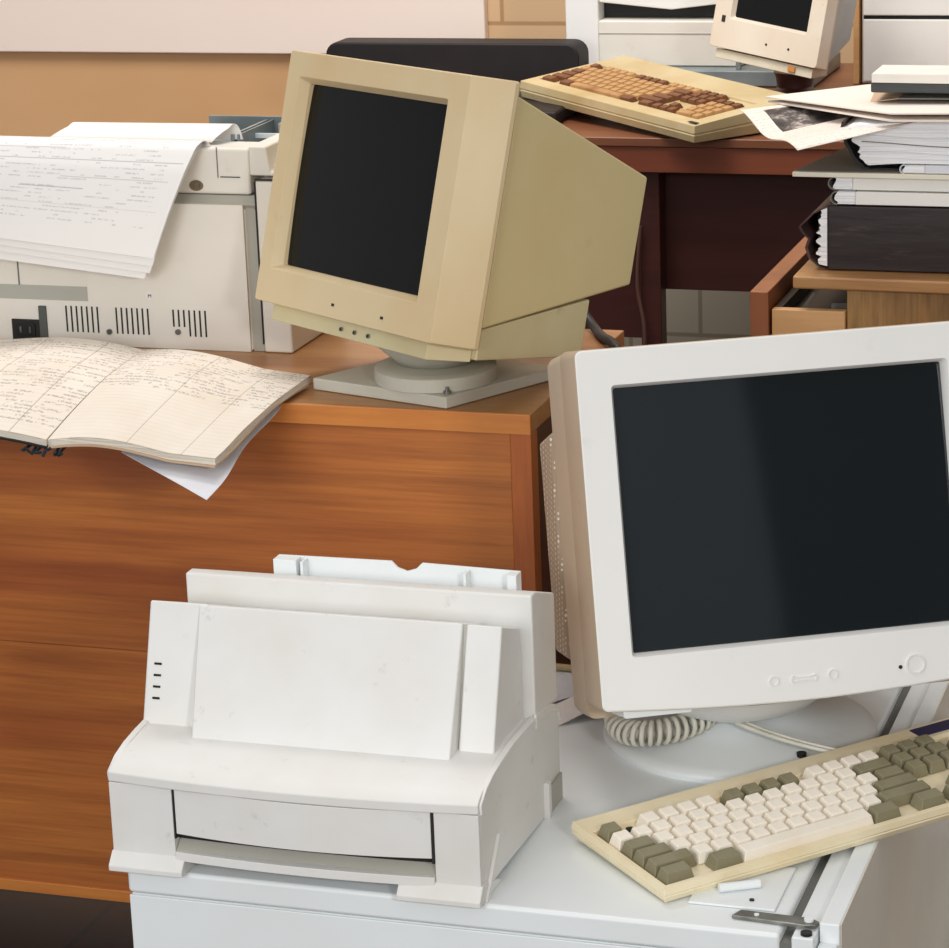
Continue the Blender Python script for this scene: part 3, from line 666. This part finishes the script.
sp.build('torn_spine', plastic('torn_blue_black_cloth', (34, 46, 56), (24, 30, 36), rough=.9), L)
# loose sheet under the book, hanging down in front of the desk
def loose(u, v):
    a = Vector((-1.24, 2.700)); b_ = Vector((-1.116, 2.716)); c_ = Vector((-1.235, 2.567)); d_ = Vector((-1.107, 2.487))
    P = (c_ * (1 - u) + d_ * u) * (1 - v) + (a * (1 - u) + b_ * u) * v
    y = P.y; z = .7505 - zdrop(y) * 1.0
    dr = (1 - v) * u * .010
    return (P.x + .0025 * math.sin(9 * v) * u, y, z - dr - .0015 + .002 * math.sin(7 * v + 2 * u) * u * (1 - v))
ls = MB(); ls.grid(loose, 18, 18, thick=.0005)
tag(ls.build('loose_sheet', m_paperblue, ang=80), 'loose white sheet sticking out beneath the open account book', 'paper')

# ------------------------------------------------------------ old printer at left (seen from behind)
P2 = thing('office_printer', 'warm grey office printer with vents and socket, draped with printouts, on the wooden desk', 'printer', (-1.42, 2.93, .75))
T2 = Matrix.Translation((1.42, -2.93, -.75))
YF = 2.925
MB(T2).box(-1.70, -1.233, YF + .004, 3.10, .7505, .9165).build('main_body', m_p2, P2, .003, seg=3)
# rear panel built around the recess
pan = MB(T2); pan.box(-1.70, -1.4355, YF, YF + .0038, .7505, .803); pan.box(-1.4355, -1.2345, YF, YF + .0038, .7505, .921); pan.box(-1.70, -1.4355, YF, YF + .0038, .853, .921)
pan.build('rear_panel', m_p2, P2)
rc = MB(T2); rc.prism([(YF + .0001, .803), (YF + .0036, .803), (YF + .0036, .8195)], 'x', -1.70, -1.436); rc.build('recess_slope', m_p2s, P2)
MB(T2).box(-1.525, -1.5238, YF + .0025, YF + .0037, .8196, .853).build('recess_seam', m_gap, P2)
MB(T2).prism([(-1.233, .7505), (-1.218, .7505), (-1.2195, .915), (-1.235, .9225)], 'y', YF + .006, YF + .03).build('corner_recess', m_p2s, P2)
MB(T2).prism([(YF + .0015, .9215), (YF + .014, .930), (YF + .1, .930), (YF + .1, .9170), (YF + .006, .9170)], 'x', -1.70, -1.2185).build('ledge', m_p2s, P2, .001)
MB(T2).box(-1.70, -1.2285, YF + .012, 2.985, .9305, .984).build('upper_cover', m_p2, P2, .004, seg=3)
MB(T2).box(-1.2675, -1.2665, YF + .0110, YF + .0119, .95, .985).build('cover_seam', m_gap, P2)
MB(T2).prism([(-1.2284, .953), (-1.183, .953), (-1.183, .958), (-1.203, .958), (-1.207, .9865), (-1.2284, .9865)], 'y', YF + .012, 3.12).build('upper_right_cover', m_p2, P2, .003, seg=3)
MB(T2).box(-1.2178, -1.183, YF, 3.10, .7505, .9498).build('side_unit', m_p2, P2, .003, seg=3)
m_ = MB(T2); m_.box(-1.264, -1.240, YF + .0110, YF + .0122, .9505, .9515); m_.box(-1.2178, -1.184, YF - .0003, YF + .004, .9499, .9515); m_.box(-1.2195, -1.2178, YF + .001, YF + .004, .76, .948); m_.build('seam', m_slot, P2)
m_ = MB(T2); m_.cyl((-1.293, YF + .0113, .941), .0001, 0, 'y', 4) if False else None
sl = []
for k in range(24):
    a = 2 * math.pi * k / 24; sl.append((-1.2945 + .0085 * math.cos(a), .9405 + .0062 * math.sin(a)))
m_.prism(sl, 'y', YF + .0108, YF + .0122); sk = m_.build('screw_recess', plastic('brown_recess', (120, 98, 72), rough=.7), P2)
m_ = MB(T2); m_.cyl((-1.2925, YF + .0106, .9415), .0032, -.0015, 'y', 14); m_.build('screw', m_steel, sk)
for x0 in (-1.4655, -1.4015, -1.3295):
    m_ = MB(T2)
    for k in range(7): m_.box(x0 + k * .00665, x0 + k * .00665 + .0019, YF - .0006, YF + .001, .766 if not (x0 > -1.34 and k < 3) else .777, .797)
    m_.build('vent', m_slot, P2, smooth=False)
m_ = MB(T2); m_.box(-1.536, -1.500, YF - .002, YF + .001, .7530, .7790); so = m_.build('power_socket', m_slot, P2, .0008)
m_ = MB(T2); m_.box(-1.500, -1.490, YF - .0025, YF + .001, .7540, .7960); m_.build('socket_switch', plastic('dark_grey_plastic', (84, 88, 84), rough=.6), P2, .001)
m_ = MB(T2); m_.prism([(-1.531, .760), (-1.531, .774), (-1.526, .776), (-1.510, .776), (-1.505, .774), (-1.505, .760)], 'y', YF - .0045, YF - .0021); m_.build('socket_insert', m_dark, so, .0006)
for x in (-1.524, -1.512):
    m_ = MB(T2); m_.box(x, x + .002, YF - .0056, YF - .0046, .764, .771); m_.build('pin', m_steel, so)
for x, z in ((-1.4105, .768), (-1.3235, .771)):
    m_ = MB(T2); m_.cyl((x, YF - .0002, z), .0034, -.0022, 'y', 14); m_.build('screw', m_steel, P2)
m_ = MB(T2); m_.cyl((-1.3565, YF - .0001, .8125), .0046, -.0006, 'y', 20); stk = m_.build('round_sticker', m_paper, P2)
fc_ = bpy.data.curves.new('letter', 'FONT'); fc_.body = 'M'; fc_.size = .0062; fc_.extrude = .0001; fc_.align_x = 'CENTER'
fo = bpy.data.objects.new('letter_tmp', fc_); COL.objects.link(fo); dg = bpy.context.evaluated_depsgraph_get()
me = bpy.data.meshes.new_from_object(fo.evaluated_get(dg)); bpy.data.objects.remove(fo); me.materials.append(m_slot)
fo = bpy.data.objects.new('letter', me); COL.objects.link(fo); fo.parent = stk; fo.location = T2 @ Vector((-1.3565, YF - .001, .8102)); fo.rotation_euler = (R(90), 0, 0)
# grey metal output shelf at the top right
tr = MB(T2); tr.box(-1.345, -1.20, 2.990, 3.10, .9700, .9720); tr.box(-1.345, -1.20, 3.10, 3.104, .9700, .9935); tray = tr.build('output_shelf', m_metalgrey, P2, .0008)
m_ = MB(T2); m_.box(-1.345, -1.20, 3.040, 3.043, .9780, .9835); m_.build('shelf_bar', m_cab, tray)
m_ = MB(T2); m_.box(-1.272, -1.268, 2.992, 3.0995, .9722, .990); m_.build('shelf_rib', m_metalgrey, tray)
m_ = MB(T2); m_.box(-1.264, -1.2615, 2.992, 3.0995, .9722, .990); m_.build('shelf_rib', m_metalgrey, tray)
m_ = MB(T2); m_.box(-1.240, -1.228, 3.06, 3.0995, .9722, .992); m_.build('shelf_rib', m_p2s, tray)

# printouts draped over the old printer
def drape(TL, TR, BL, BR, back, rise, nose=.012):
    TL, TR, BL, BR = map(Vector, (TL, TR, BL, BR))
    def f(u, v):      # v 0 bottom .. 1 rear
        if v < .72:
            t = v / .72; e = t ** 1.0
            P = (BL * (1 - u) + BR * u) * (1 - e) + (TL * (1 - u) + TR * u) * e
            bulge = math.sin(math.pi * min(1, t)) * .006
            P = P + Vector((0, -bulge, 0)); 
            if t > .8: P = P + Vector((0, (t - .8) * .02, 0))
            return P
        a = (v - .72) / .28
        Tt = TL * (1 - u) + TR * u
        th = a * math.pi * .5
        return Tt + Vector((0.01 * a, .004 + back * math.sin(th), rise * math.sin(math.pi * min(1, a * 1.0)) - .016 * a * a))
    return f
fr_specs = [((-1.572, 2.915, .984), (-1.286, 2.920, .981), (-1.648, 2.896, .868), (-1.3475, 2.894, .8395)),
            ((-1.570, 2.913, .986), (-1.2855, 2.918, .983), (-1.646, 2.892, .880), (-1.3385, 2.890, .8470)),
            ((-1.571, 2.911, .988), (-1.2850, 2.916, .985), (-1.648, 2.888, .888), (-1.3330, 2.886, .8560)),
            ((-1.570, 2.909, .990), (-1.2842, 2.914, .987), (-1.646, 2.884, .896), (-1.3290, 2.882, .8660))]
labs = ['rearmost hanging printout of the fan over the old printer, its corner lowest', 'second printout from the back of the fan over the old printer', 'third printout from the back, second from the top, draped over the old printer', 'topmost printed form draped over the old printer, nearest the camera']
for i, (sp_, lb2) in enumerate(zip(fr_specs, labs)):
    b = MB(); b.grid(drape(*sp_, back=.030, rise=.008), 14, 40)
    tag(b.build('printed_sheet', m_print, ang=80, fixn=False), lb2, 'paper', 'printouts fanned over the old printer')
b = MB(); b.grid(drape((-1.470, 2.975, .999), (-1.268, 2.975, 1.0), (-1.486, 2.955, .988), (-1.280, 2.955, .987), back=.016, rise=.006), 14, 40)
tag(b.build('blank_sheet', m_paper, ang=80, fixn=False), 'blank white sheet curling out behind the printed forms on the old printer', 'paper')

# ------------------------------------------------------------ rear desk
D2Y = 4.40
d2 = thing('brown_desk', 'red-brown wooden desk in the background with a yellowed keyboard on top', 'desk', (-1.0, D2Y, 0))
TD = Matrix.Translation((1.0, -D2Y, 0))
MB(TD).box(-1.70, .4, D2Y, 5.25, .735, .75).build('desk_top', m_d2top, d2, .002)
MB(TD).box(-1.68, .38, D2Y + .004, D2Y + .03, .693, .7345).build('apron', m_d2, d2, .001)
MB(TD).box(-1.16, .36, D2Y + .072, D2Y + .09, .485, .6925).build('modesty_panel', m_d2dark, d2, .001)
MB(TD).box(-1.63, -1.172, D2Y + .072, D2Y + .09, .40, .6925).build('drawer_or_shade_front', m_d2dark, d2, .001)  # added dark panel standing in for shadow left of the leg, no drawer
for x, y in ((-1.17, D2Y + .035), (.34, D2Y + .035), (-1.67, D2Y + .035), (-1.67, 5.18), (.34, 5.18)):
    MB(TD).box(x, x + .035, y, y + .035, 0, .6925).build('leg', m_d2dark, d2, .002)
cab_ = MB(); cab_.tube([cr([(-1.165, 4.425, .60), (-1.172, 4.425, .50), (-1.160, 4.42, .42), (-1.168, 4.42, .30), (-1.16, 4.42, .01)], k / 24) for k in range(25)], .0035, 8)
tag(cab_.build('power_cord', plastic('brown_cord', (92, 62, 52), rough=.6), ang=60), 'thin brown cord hanging down beside the background desk leg', 'cord')

# black case and yellowed keyboard on it
bc = thing('black_case', 'black rounded case standing behind the yellowed keyboard on the background desk', 'case', (-1.6, 4.86, .75))
MB(Matrix.Translation((1.6, -4.86, -.75))).loft([rrect(.482, .086, .024, -1.628, .7935, 4.86), rrect(.482, .086, .024, -1.628, .7935, 4.93)]).build('body', m_case, bc, .004)
tag(MB().box(-1.62, -1.325, 4.50, 4.80, .7503, .7745).build('black_slab', m_case, bevel=.006), 'flat black slab under the left end of the yellowed keyboard', 'slab')
K2 = keyboard('yellowed_keyboard', 'yellowed keyboard with brown stained keys, on the red-brown background desk', (0, 0, 0), (0, 0, 0), .0200, m_kb2, m_key2, m_key2d, .225, .018, .032, .028, .048, .480, .008)
xk = Vector((.369, -.289, -.0235)).normalized(); yk = Vector((.62, .78, .0)); yk = (yk - xk * yk.dot(xk)).normalized(); zk = xk.cross(yk)
M2 = Matrix((xk, yk, zk)).transposed().to_4x4(); M2.translation = (-1.429, 4.632, .7770); K2.matrix_world = M2
MB().box(.455, .475, .006, .014, .0305, .0312).build('scuff_mark', m_dark, K2)

# printer far behind
P3 = thing('far_printer', 'grey-white printer with a dark paper slot at the rear of the background desk', 'printer', (-1.25, 5.05, .75))
T3 = Matrix.Translation((1.25, -5.05, -.75))
MB(T3).box(-1.448, -1.385, 4.99, 5.24, .751, 1.02).build('left_column', m_crt, P3, .004)
MB(T3).prism([(-1.3845, .862), (-1.12, .862), (-1.12, .895), (-1.25, .880), (-1.3845, .893)], 'y', 5.03, 5.2).build('paper_slot', m_dark, P3)
MB(T3).prism([(-1.3845, .8935), (-1.25, .8805), (-1.12, .8955), (-1.12, 1.02), (-1.3845, 1.02)], 'y', 4.995, 5.2).build('top_cover', m_white, P3, .002)
MB(T3).box(-1.3845, -1.12, 4.985, 5.2, .780, .8615).build('front_cover', m_p2, P3, .003)
MB(T3).box(-1.3845, -1.12, 4.984, 4.9848, .838, .8395).build('cover_seam', m_p2s, P3)
MB(T3).box(-1.3845, -.98, 4.94, 5.2, .751, .7795).build('base_tray', m_metalgrey, P3, .003)
MB(T3).box(-1.122, -1.114, 4.95, 4.96, .78, .812).build('tray_post', m_metalgrey, P3)

# small monitor far behind
Q0 = Vector((-.985, 4.88, .75))
Q = thing('small_crt_monitor', 'small off-white monitor tilted back at the top of the picture, before the far printer', 'monitor', Q0)
RQ = Matrix.Rotation(-.47, 4, 'Z') @ Matrix.Rotation(-.16, 4, 'X') @ Matrix.Rotation(.10, 4, 'Y')
XQ = Matrix.Translation(Vector((-.990, 4.66, .967)) - Q0) @ RQ @ Matrix.Scale(.92, 4)
q_ = MB(XQ)
q_.loft([rr2(-.134, .134, -.135, .150, .024), rr2(-.134, .134, -.135, .150, .020), rr2(-.126, .126, -.133, .148, 0, .006), rr2(-.088, .092, -.078, .125, 0, .004), rr2(-.084, .088, -.074, .120, .010, .004)], (False, False)); q_.build('bezel', plastic('warm_white_plastic', (226, 217, 202), (218, 204, 184), dirt=.2, sc=9), Q, .001, ang=20)
q_ = MB(XQ); q_.grid(lambda u, v: (.002 + (u - .5) * .176, .010, .023 + (v - .5) * .20), 4, 4); q_.build('screen', m_scrA, Q, fixn=False)
q_ = MB(XQ); q_.loft([rr2(-.133, .133, -.133, .148, .025), rr2(-.125, .108, -.125, .140, .06), rr2(-.10, .040, -.09, .10, .20)]); q_.build('rear_housing', plastic('pale_blue_grey_plastic', (184, 196, 198), (170, 182, 186)), Q, .002)
q_ = MB(XQ); q_.loft([[(-.114, .008, -.153), (.114, .008, -.153), (.114, .008, -.136), (-.114, .008, -.136)], [(-.10, .09, -.150), (.085, .09, -.150), (.085, .09, -.136), (-.10, .09, -.136)]]); ch = q_.build('chin_strip', m_cream, Q, .001)
q_ = MB(XQ); q_.box(.060, .076, .004, .0078, -.149, -.139); q_.build('power_button', m_orange, ch, .001)
q_ = MB(XQ); q_.box(-.106, -.098, -.001, 0, -.086, -.074); q_.build('badge', m_slot, Q)
for x in (.006, .058):
    q_ = MB(XQ); q_.cyl((x, 0, -.110), .0022, -.001, 'y', 10); q_.build('indicator_light', m_dark, Q)
MB().lathe(Vector((-.985, 4.80, .7506)) - Q0, [(.060, 0), (.060, .010), (.040, .014), (.030, .024), (.032, .040), (.036, .05)], 36).build('swivel_stand', m_d2dark, Q, ang=50)

# white drawer unit far right
V0 = Vector((-.75, 5.05, .75))
V = thing('white_drawer_unit', 'off-white drawer unit at the far right behind the paper pile', 'drawers', V0)
MB(Matrix.Translation(-V0)).box(-.905, -.30, 5.0, 5.22, .7505, 1.10).build('body', m_p2, V, .003)
for z0, z1 in ((.755, .8645), (.8715, .985), (.99, 1.09)):
    MB(Matrix.Translation(-V0)).box(-.901, -.304, 4.992, 4.9995, z0, z1).build('drawer', m_white, V, .002)
MB(Matrix.Translation(-V0)).box(-.901, -.304, 4.997, 4.9998, .8650, .871).build('drawer_gap', m_dark, V)
tag(MB().box(-.918, -.908, 4.99, 5.1, .7505, .93).build('wooden_strip', m_ply, bevel=.001), 'narrow pale wooden strip standing beside the white drawer unit', 'board')

# ------------------------------------------------------------ wooden pedestal with an open drawer (right)
G = thing('wooden_pedestal', 'small wooden pedestal with a pulled-out drawer, under the pile of papers', 'cabinet', (-.5, 3.315, 0))
TG = Matrix.Translation((.5, -3.315, 0))
MB(TG).prism([(-.737, 0), (-.714, 0), (-.714, .7515), (-.737, .7515)], 'y', 3.315, 3.70).build('side_board', m_pbrown, G, .0015)
MB(TG).box(-.7105, -.6205, 3.318, 3.332, .45, .7295).build('drawer_or_shade_front', m_ply, G, .001)
MB(TG).box(-.7105, -.700, 3.3325, 3.60, .45, .7295).build('drawer_side', m_dark, G, .001)  # coloured black to stand in for the shade inside the drawer
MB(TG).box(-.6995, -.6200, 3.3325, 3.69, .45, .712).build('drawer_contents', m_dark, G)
for pz_, ya_, yb_ in (([(-.668, .7125), (-.664, .722), (-.640, .7235), (-.636, .7135)], 3.342, 3.36), ([(-.648, .7125), (-.648, .726), (-.622, .7275), (-.622, .7125)], 3.375, 3.377), ([(-.690, .7125), (-.672, .738), (-.668, .738), (-.684, .7125)], 3.38, 3.384)):
    MB(TG).prism(pz_, 'y', ya_, yb_).build('drawer_paper', m_greycard, G)
MB(TG).box(-.6195, -.12, 3.327, 3.345, .0, .7555).build('front_board', m_oak, G, .001)
MB(TG).box(-.6195, -.14, 3.3455, 3.70, 0, .70).build('carcass', m_oakt, G)
MB(TG).prism([(-.684, 3.315), (-.10, 3.300), (-.10, 3.72), (-.684, 3.72)], 'z', .7565, .7725).build('top_board', m_oakt, G, .003)

# ------------------------------------------------------------ pile of papers
PY = 3.35; slope = -.028
ZT = .773
bi = thing('thick_binder', 'thick dark maroon binder stuffed with crumpled papers, bottom of the pile', 'binder', (-.5, PY, ZT))
TB = Matrix.Translation((.5, -PY, -ZT))
MB(TB).prism([(PY, .7735), (PY + .004, .7735), (PY + .004, .851), (PY, .8535), (PY - .001, .81)], 'x', -.648, -.12).build('front_cover', m_binder, bi, .002)
# curved cover lip at the left end
cv = MB(TB); out = [(-.648, .8535), (-.668, .842), (-.684, .826), (-.680, .818), (-.6725, .811), (-.676, .800), (-.672, .787), (-.660, .777), (-.648, .7735)]
inn = [(x + .0035, z + (0.0 if 0 < i < 8 else 0)) for i, (x, z) in enumerate(out)]
cv.loft([[(x, PY + .002, z), (x + .0032, PY + .002, z), (x + .0032, PY + .22, z), (x, PY + .22, z)] for x, z in out]); cv.build('curved_cover', plastic('worn_maroon_edge', (94, 66, 60), (60, 40, 38), rough=.6, sc=30), bi, ang=60)
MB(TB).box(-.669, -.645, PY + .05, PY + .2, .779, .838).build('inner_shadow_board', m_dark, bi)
cr_ = MB(TB); rs = random.Random(5); zz = .780; ring = [(-.6485, .8505), (-.6485, .7775)]
edge = []
while zz < .848:
    edge.append((-.655 - rs.uniform(0, .0095) * (1 - abs(zz - .805) / .06), zz)); zz += rs.uniform(.0018, .0034)
cr_.prism([(-.6485, .850)] + list(reversed(edge)) + [(-.6485, .778)], 'y', PY + .0015, PY + .04); cr_.build('crumpled_pages', m_stack, bi)
MB(TB).box(-.6478, -.12, PY + .0045, PY + .22, .775, .8495).build('page_block', m_stack, bi)
MB(TB).box(-.648, -.12, PY + .001, PY + .225, .8500, .8530).build('top_cover', m_binder, bi, .001)

def roll_folder(name, z0, z1, x0, dy, label, mt, tab=True):
    e = thing(name, label, 'folder', (-.5, PY + dy, z0)); Tm = Matrix.Translation((.5, -(PY + dy), -z0)); h = z1 - z0; y = PY + dy
    # rounded left spine
    o_ = []; n = 10
    for k in range(n + 1):
        a = math.pi / 2 + math.pi * k / n; o_.append((x0 + h / 2 + h / 2 * math.cos(a), z0 + h / 2 + h / 2 * math.sin(a)))
    rings_ = [[(x, y, z), (x + (x0 + h / 2 - x) * .18, y, z + (z0 + h / 2 - z) * .18), (x + (x0 + h / 2 - x) * .18, y + .2, z + (z0 + h / 2 - z) * .18), (x, y + .2, z)] for x, z in o_]
    MB(Tm).loft(rings_).build('spine', m_greycard if tab else mt, e, ang=60)
    e_ = [(x0 + h * .5, z1 - .0012)]; rr = random.Random(int(z0 * 1e4)); zc = z1 - .0025
    while zc > z0 + .002: e_.append((x0 + h * .45 + rr.uniform(-.003, .0035), zc)); zc -= .0028
    e_.append((x0 + h * .5, z0 + .001)); e_ += [(x0 + .03, z0 + .001), (x0 + .03, z1 - .001)]
    MB(Tm).prism(e_, 'y', y + .0015, y + .19).build('page_edges', m_stack, e)
    MB(Tm).box(x0 + .0305, -.12, y, y + .2, z0 + .0006, z1 - .0006).build('cover', mt, e, .001)
    return e
roll_folder('white_folder', .8542, .8712, -.6445, 0.0, 'white folder with a rolled spine lying directly on the thick maroon binder', m_white)
roll_folder('white_folder', .8716, .8880, -.6480, 0.003, 'white folder with a rolled spine, just beneath the cream board', m_white)
cbd = thing('cream_board', 'wide cream and grey board sticking out leftwards halfway up the pile', 'board', (-.5, PY, .889))
TC = Matrix.Translation((.5, -PY, -.889))
MB(TC).prism([(-.690, PY - .005), (-.12, PY - .012), (-.12, PY + .22), (-.650, PY + .22)], 'z', .8885, .8945).build('lower_sheet', m_pagecard, cbd, .001)
MB(TC).prism([(-.688, PY - .002), (-.12, PY - .008), (-.12, PY + .215), (-.648, PY + .215)], 'z', .8946, .8955).build('upper_sheet', m_greycard, cbd)
# arch folder with a thick wad of papers
af = thing('paper_wad', 'thick wad of white papers in a dark curved folder, above the cream board', 'papers', (-.5, PY, .8945))
TA = Matrix.Translation((.5, -PY, -.8945))
c0 = [(-.634, .952), (-.636, .944), (-.631, .926), (-.622, .909), (-.610, .8965), (-.596, .8945)]
MB(TA).loft([[(x, PY + .02, z), (x + .004, PY + .02, z + .001), (x + .004, PY + .22, z + .001), (x, PY + .22, z)] for x, z in c0]).build('curved_folder', m_dark, af, ang=60)
MB(TA).box(-.600, -.12, PY + .02, PY + .22, .8945, .8965).build('folder_base', m_dark, af)
rr = random.Random(11); zc = .949; lf = []
while zc > .903:
    t = (.949 - zc) / .046; base = -.622 + .022 * t; lf.append((base + rr.uniform(-.0045, .003), zc)); zc -= rr.uniform(.0022, .0036)
lf.append((-.598, .9035))
wad = MB(TA); cols = [(-.598, .9035, .952), (-.56, .9060, .9555), (-.50, .9065, .958), (-.12, .907, .958)]
wad.prism(lf + [(-.56, .9062), (-.12, .9062), (-.12, .958), (-.50, .958), (-.56, .9555), (-.612, .952)], 'y', PY, PY + .2); wad.build('sheets', m_stack, af)
for zs in (.917, .929, .94):
    st = MB(TA); st.grid(lambda u, v, zs=zs: (-.606 + .3 * u, PY - .0012 - .0006 * math.sin(9 * u), zs + .003 * math.sin(7 * u + zs * 90) + .0012 * v), 24, 1); st.build('loose_edge', m_gap if zs == .929 else m_paperblue, af)
sf = roll_folder('small_folder', .8945, .9055, -.560, -.004, 'slim white folder with rolled end poking out under the paper wad', m_paperblue, tab=False)

def patch(name, A_, B_, C_, D_, mt, label, cat, wav=.0, nu=16, nv=10, thick=.0006, waveu=None):
    A_, B_, C_, D_ = map(Vector, (A_, B_, C_, D_))   # front-left, front-right, rear-right, rear-left
    def f(u, v):
        P = (A_ * (1 - u) + B_ * u) * (1 - v) + (D_ * (1 - u) + C_ * u) * v
        P = P + Vector((0, 0, wav * math.sin(u * 6 + v * 3)))
        if waveu: P = P + waveu(u, v)
        return P
    b = MB(); b.grid(f, nu, nv, thick=thick); return tag(b.build(name, mt, ang=80), label, cat)
# drooping magazine: left edge wavy
patch('magazine', (-.674, 3.30, .926), (-.525, 3.352, .9605), (-.60, 3.58, .9600), (-.777, 3.45, .946), m_mag, 'open magazine with a dark picture drooping off the left side of the pile', 'magazine', 0, 20, 16, .0008,
      lambda u, v: Vector((0, 0, .006 * math.sin(v * 7.5 + .6) * (1 - u))))
patch('pale_folder', (-.567, 3.325, .9625), (-.12, 3.335, .9650), (-.12, 3.70, .9620), (-.752, 3.50, .9560), m_folder, 'pale pinkish card folder, lower of the two below the dark book', 'folder', 0, 16, 10, .0022)
patch('pale_folder', (-.567, 3.328, .9700), (-.12, 3.342, .975), (-.55, 3.75, .955), (-.756, 3.50, .9612), m_folder, 'pale pinkish card folder on top of the lower one, under the dark book', 'folder', 0, 16, 10, .0016)
patch('brown_envelope', (-.612, 3.44, .966), (-.575, 3.43, .9720), (-.575, 3.52, .9720), (-.625, 3.56, .967), m_env, 'brown paper envelope corner under the left end of the dark book', 'envelope', 0, 6, 6, .0012)
patch('grey_card', (-.5745, 3.42, .9735), (-.12, 3.41, .9775), (-.12, 3.60, .9770), (-.5745, 3.60, .9730), m_greycard, 'grey card sheet under the dark book on the pile', 'card', 0, 6, 6, .0012)
bk = thing('dark_book', 'dark-covered book with a white printed sheet on it, topmost of the pile', 'book', (-.5, 3.42, .98))
TK = Matrix.Translation((.5, -3.42, -.98))
MB(TK).prism([(-.609, .9855), (-.12, .9785), (-.12, .9795), (-.607, .9985)] if False else [(-.608, .9800), (-.12, .9770), (-.12, .9890), (-.608, .9925)], 'y', 3.42, 3.50).build('cover', plastic('charcoal_cover', (66, 72, 74), (50, 54, 56), rough=.5, sc=10), bk, .002)
MB(TK).prism([(-.606, .9930), (-.12, .9895), (-.12, 1.0030), (-.606, 1.0040)], 'y', 3.415, 3.49).build('white_sheets', plastic('white_printed_card', (236, 233, 226), (230, 227, 220), rough=.7, sc=34), bk, .001)

# sheets and cord between printer and large monitor at the cabinet rear
patch('folded_sheet', (-.795, 2.60, .4745), (-.735, 2.66, .475), (-.72, 2.695, .477), (-.800, 2.695, .476), m_paperblue, 'crumpled white sheet on the cabinet between printer and large monitor', 'paper', .0035, 12, 8, .0006)
patch('white_card', (-.770, 2.545, .4745), (-.707, 2.600, .4975), (-.722, 2.655, .4990), (-.788, 2.600, .4750), m_paper, 'white card slanting up behind the laser printer, beside the crumpled sheet', 'paper', 0, 6, 6, .0008)
yc = MB(); yc.tube([(-.86 + .02 * k, 2.7030 + .0015 * math.sin(k), .4785) for k in range(15)], .0038, 8)
tag(yc.build('beige_cable', m_kb2, ang=60), 'beige cable along the rear edge of the white cabinet', 'cable')
bcb = MB(); bcb.tube([cr([(-.905, 3.112, .80), (-.885, 3.100, .768), (-.866, 3.075, .7565), (-.848, 3.040, .7562), (-.826, 3.006, .7560), (-.812, 2.985, .735), (-.808, 2.975, .60), (-.810, 2.97, .02)], k / 40) for k in range(41)], .0055, 8)
tag(bcb.build('black_cable', m_dark, ang=60), 'thick black cable crossing the rear corner of the wooden desk, behind the beige monitor', 'cable')
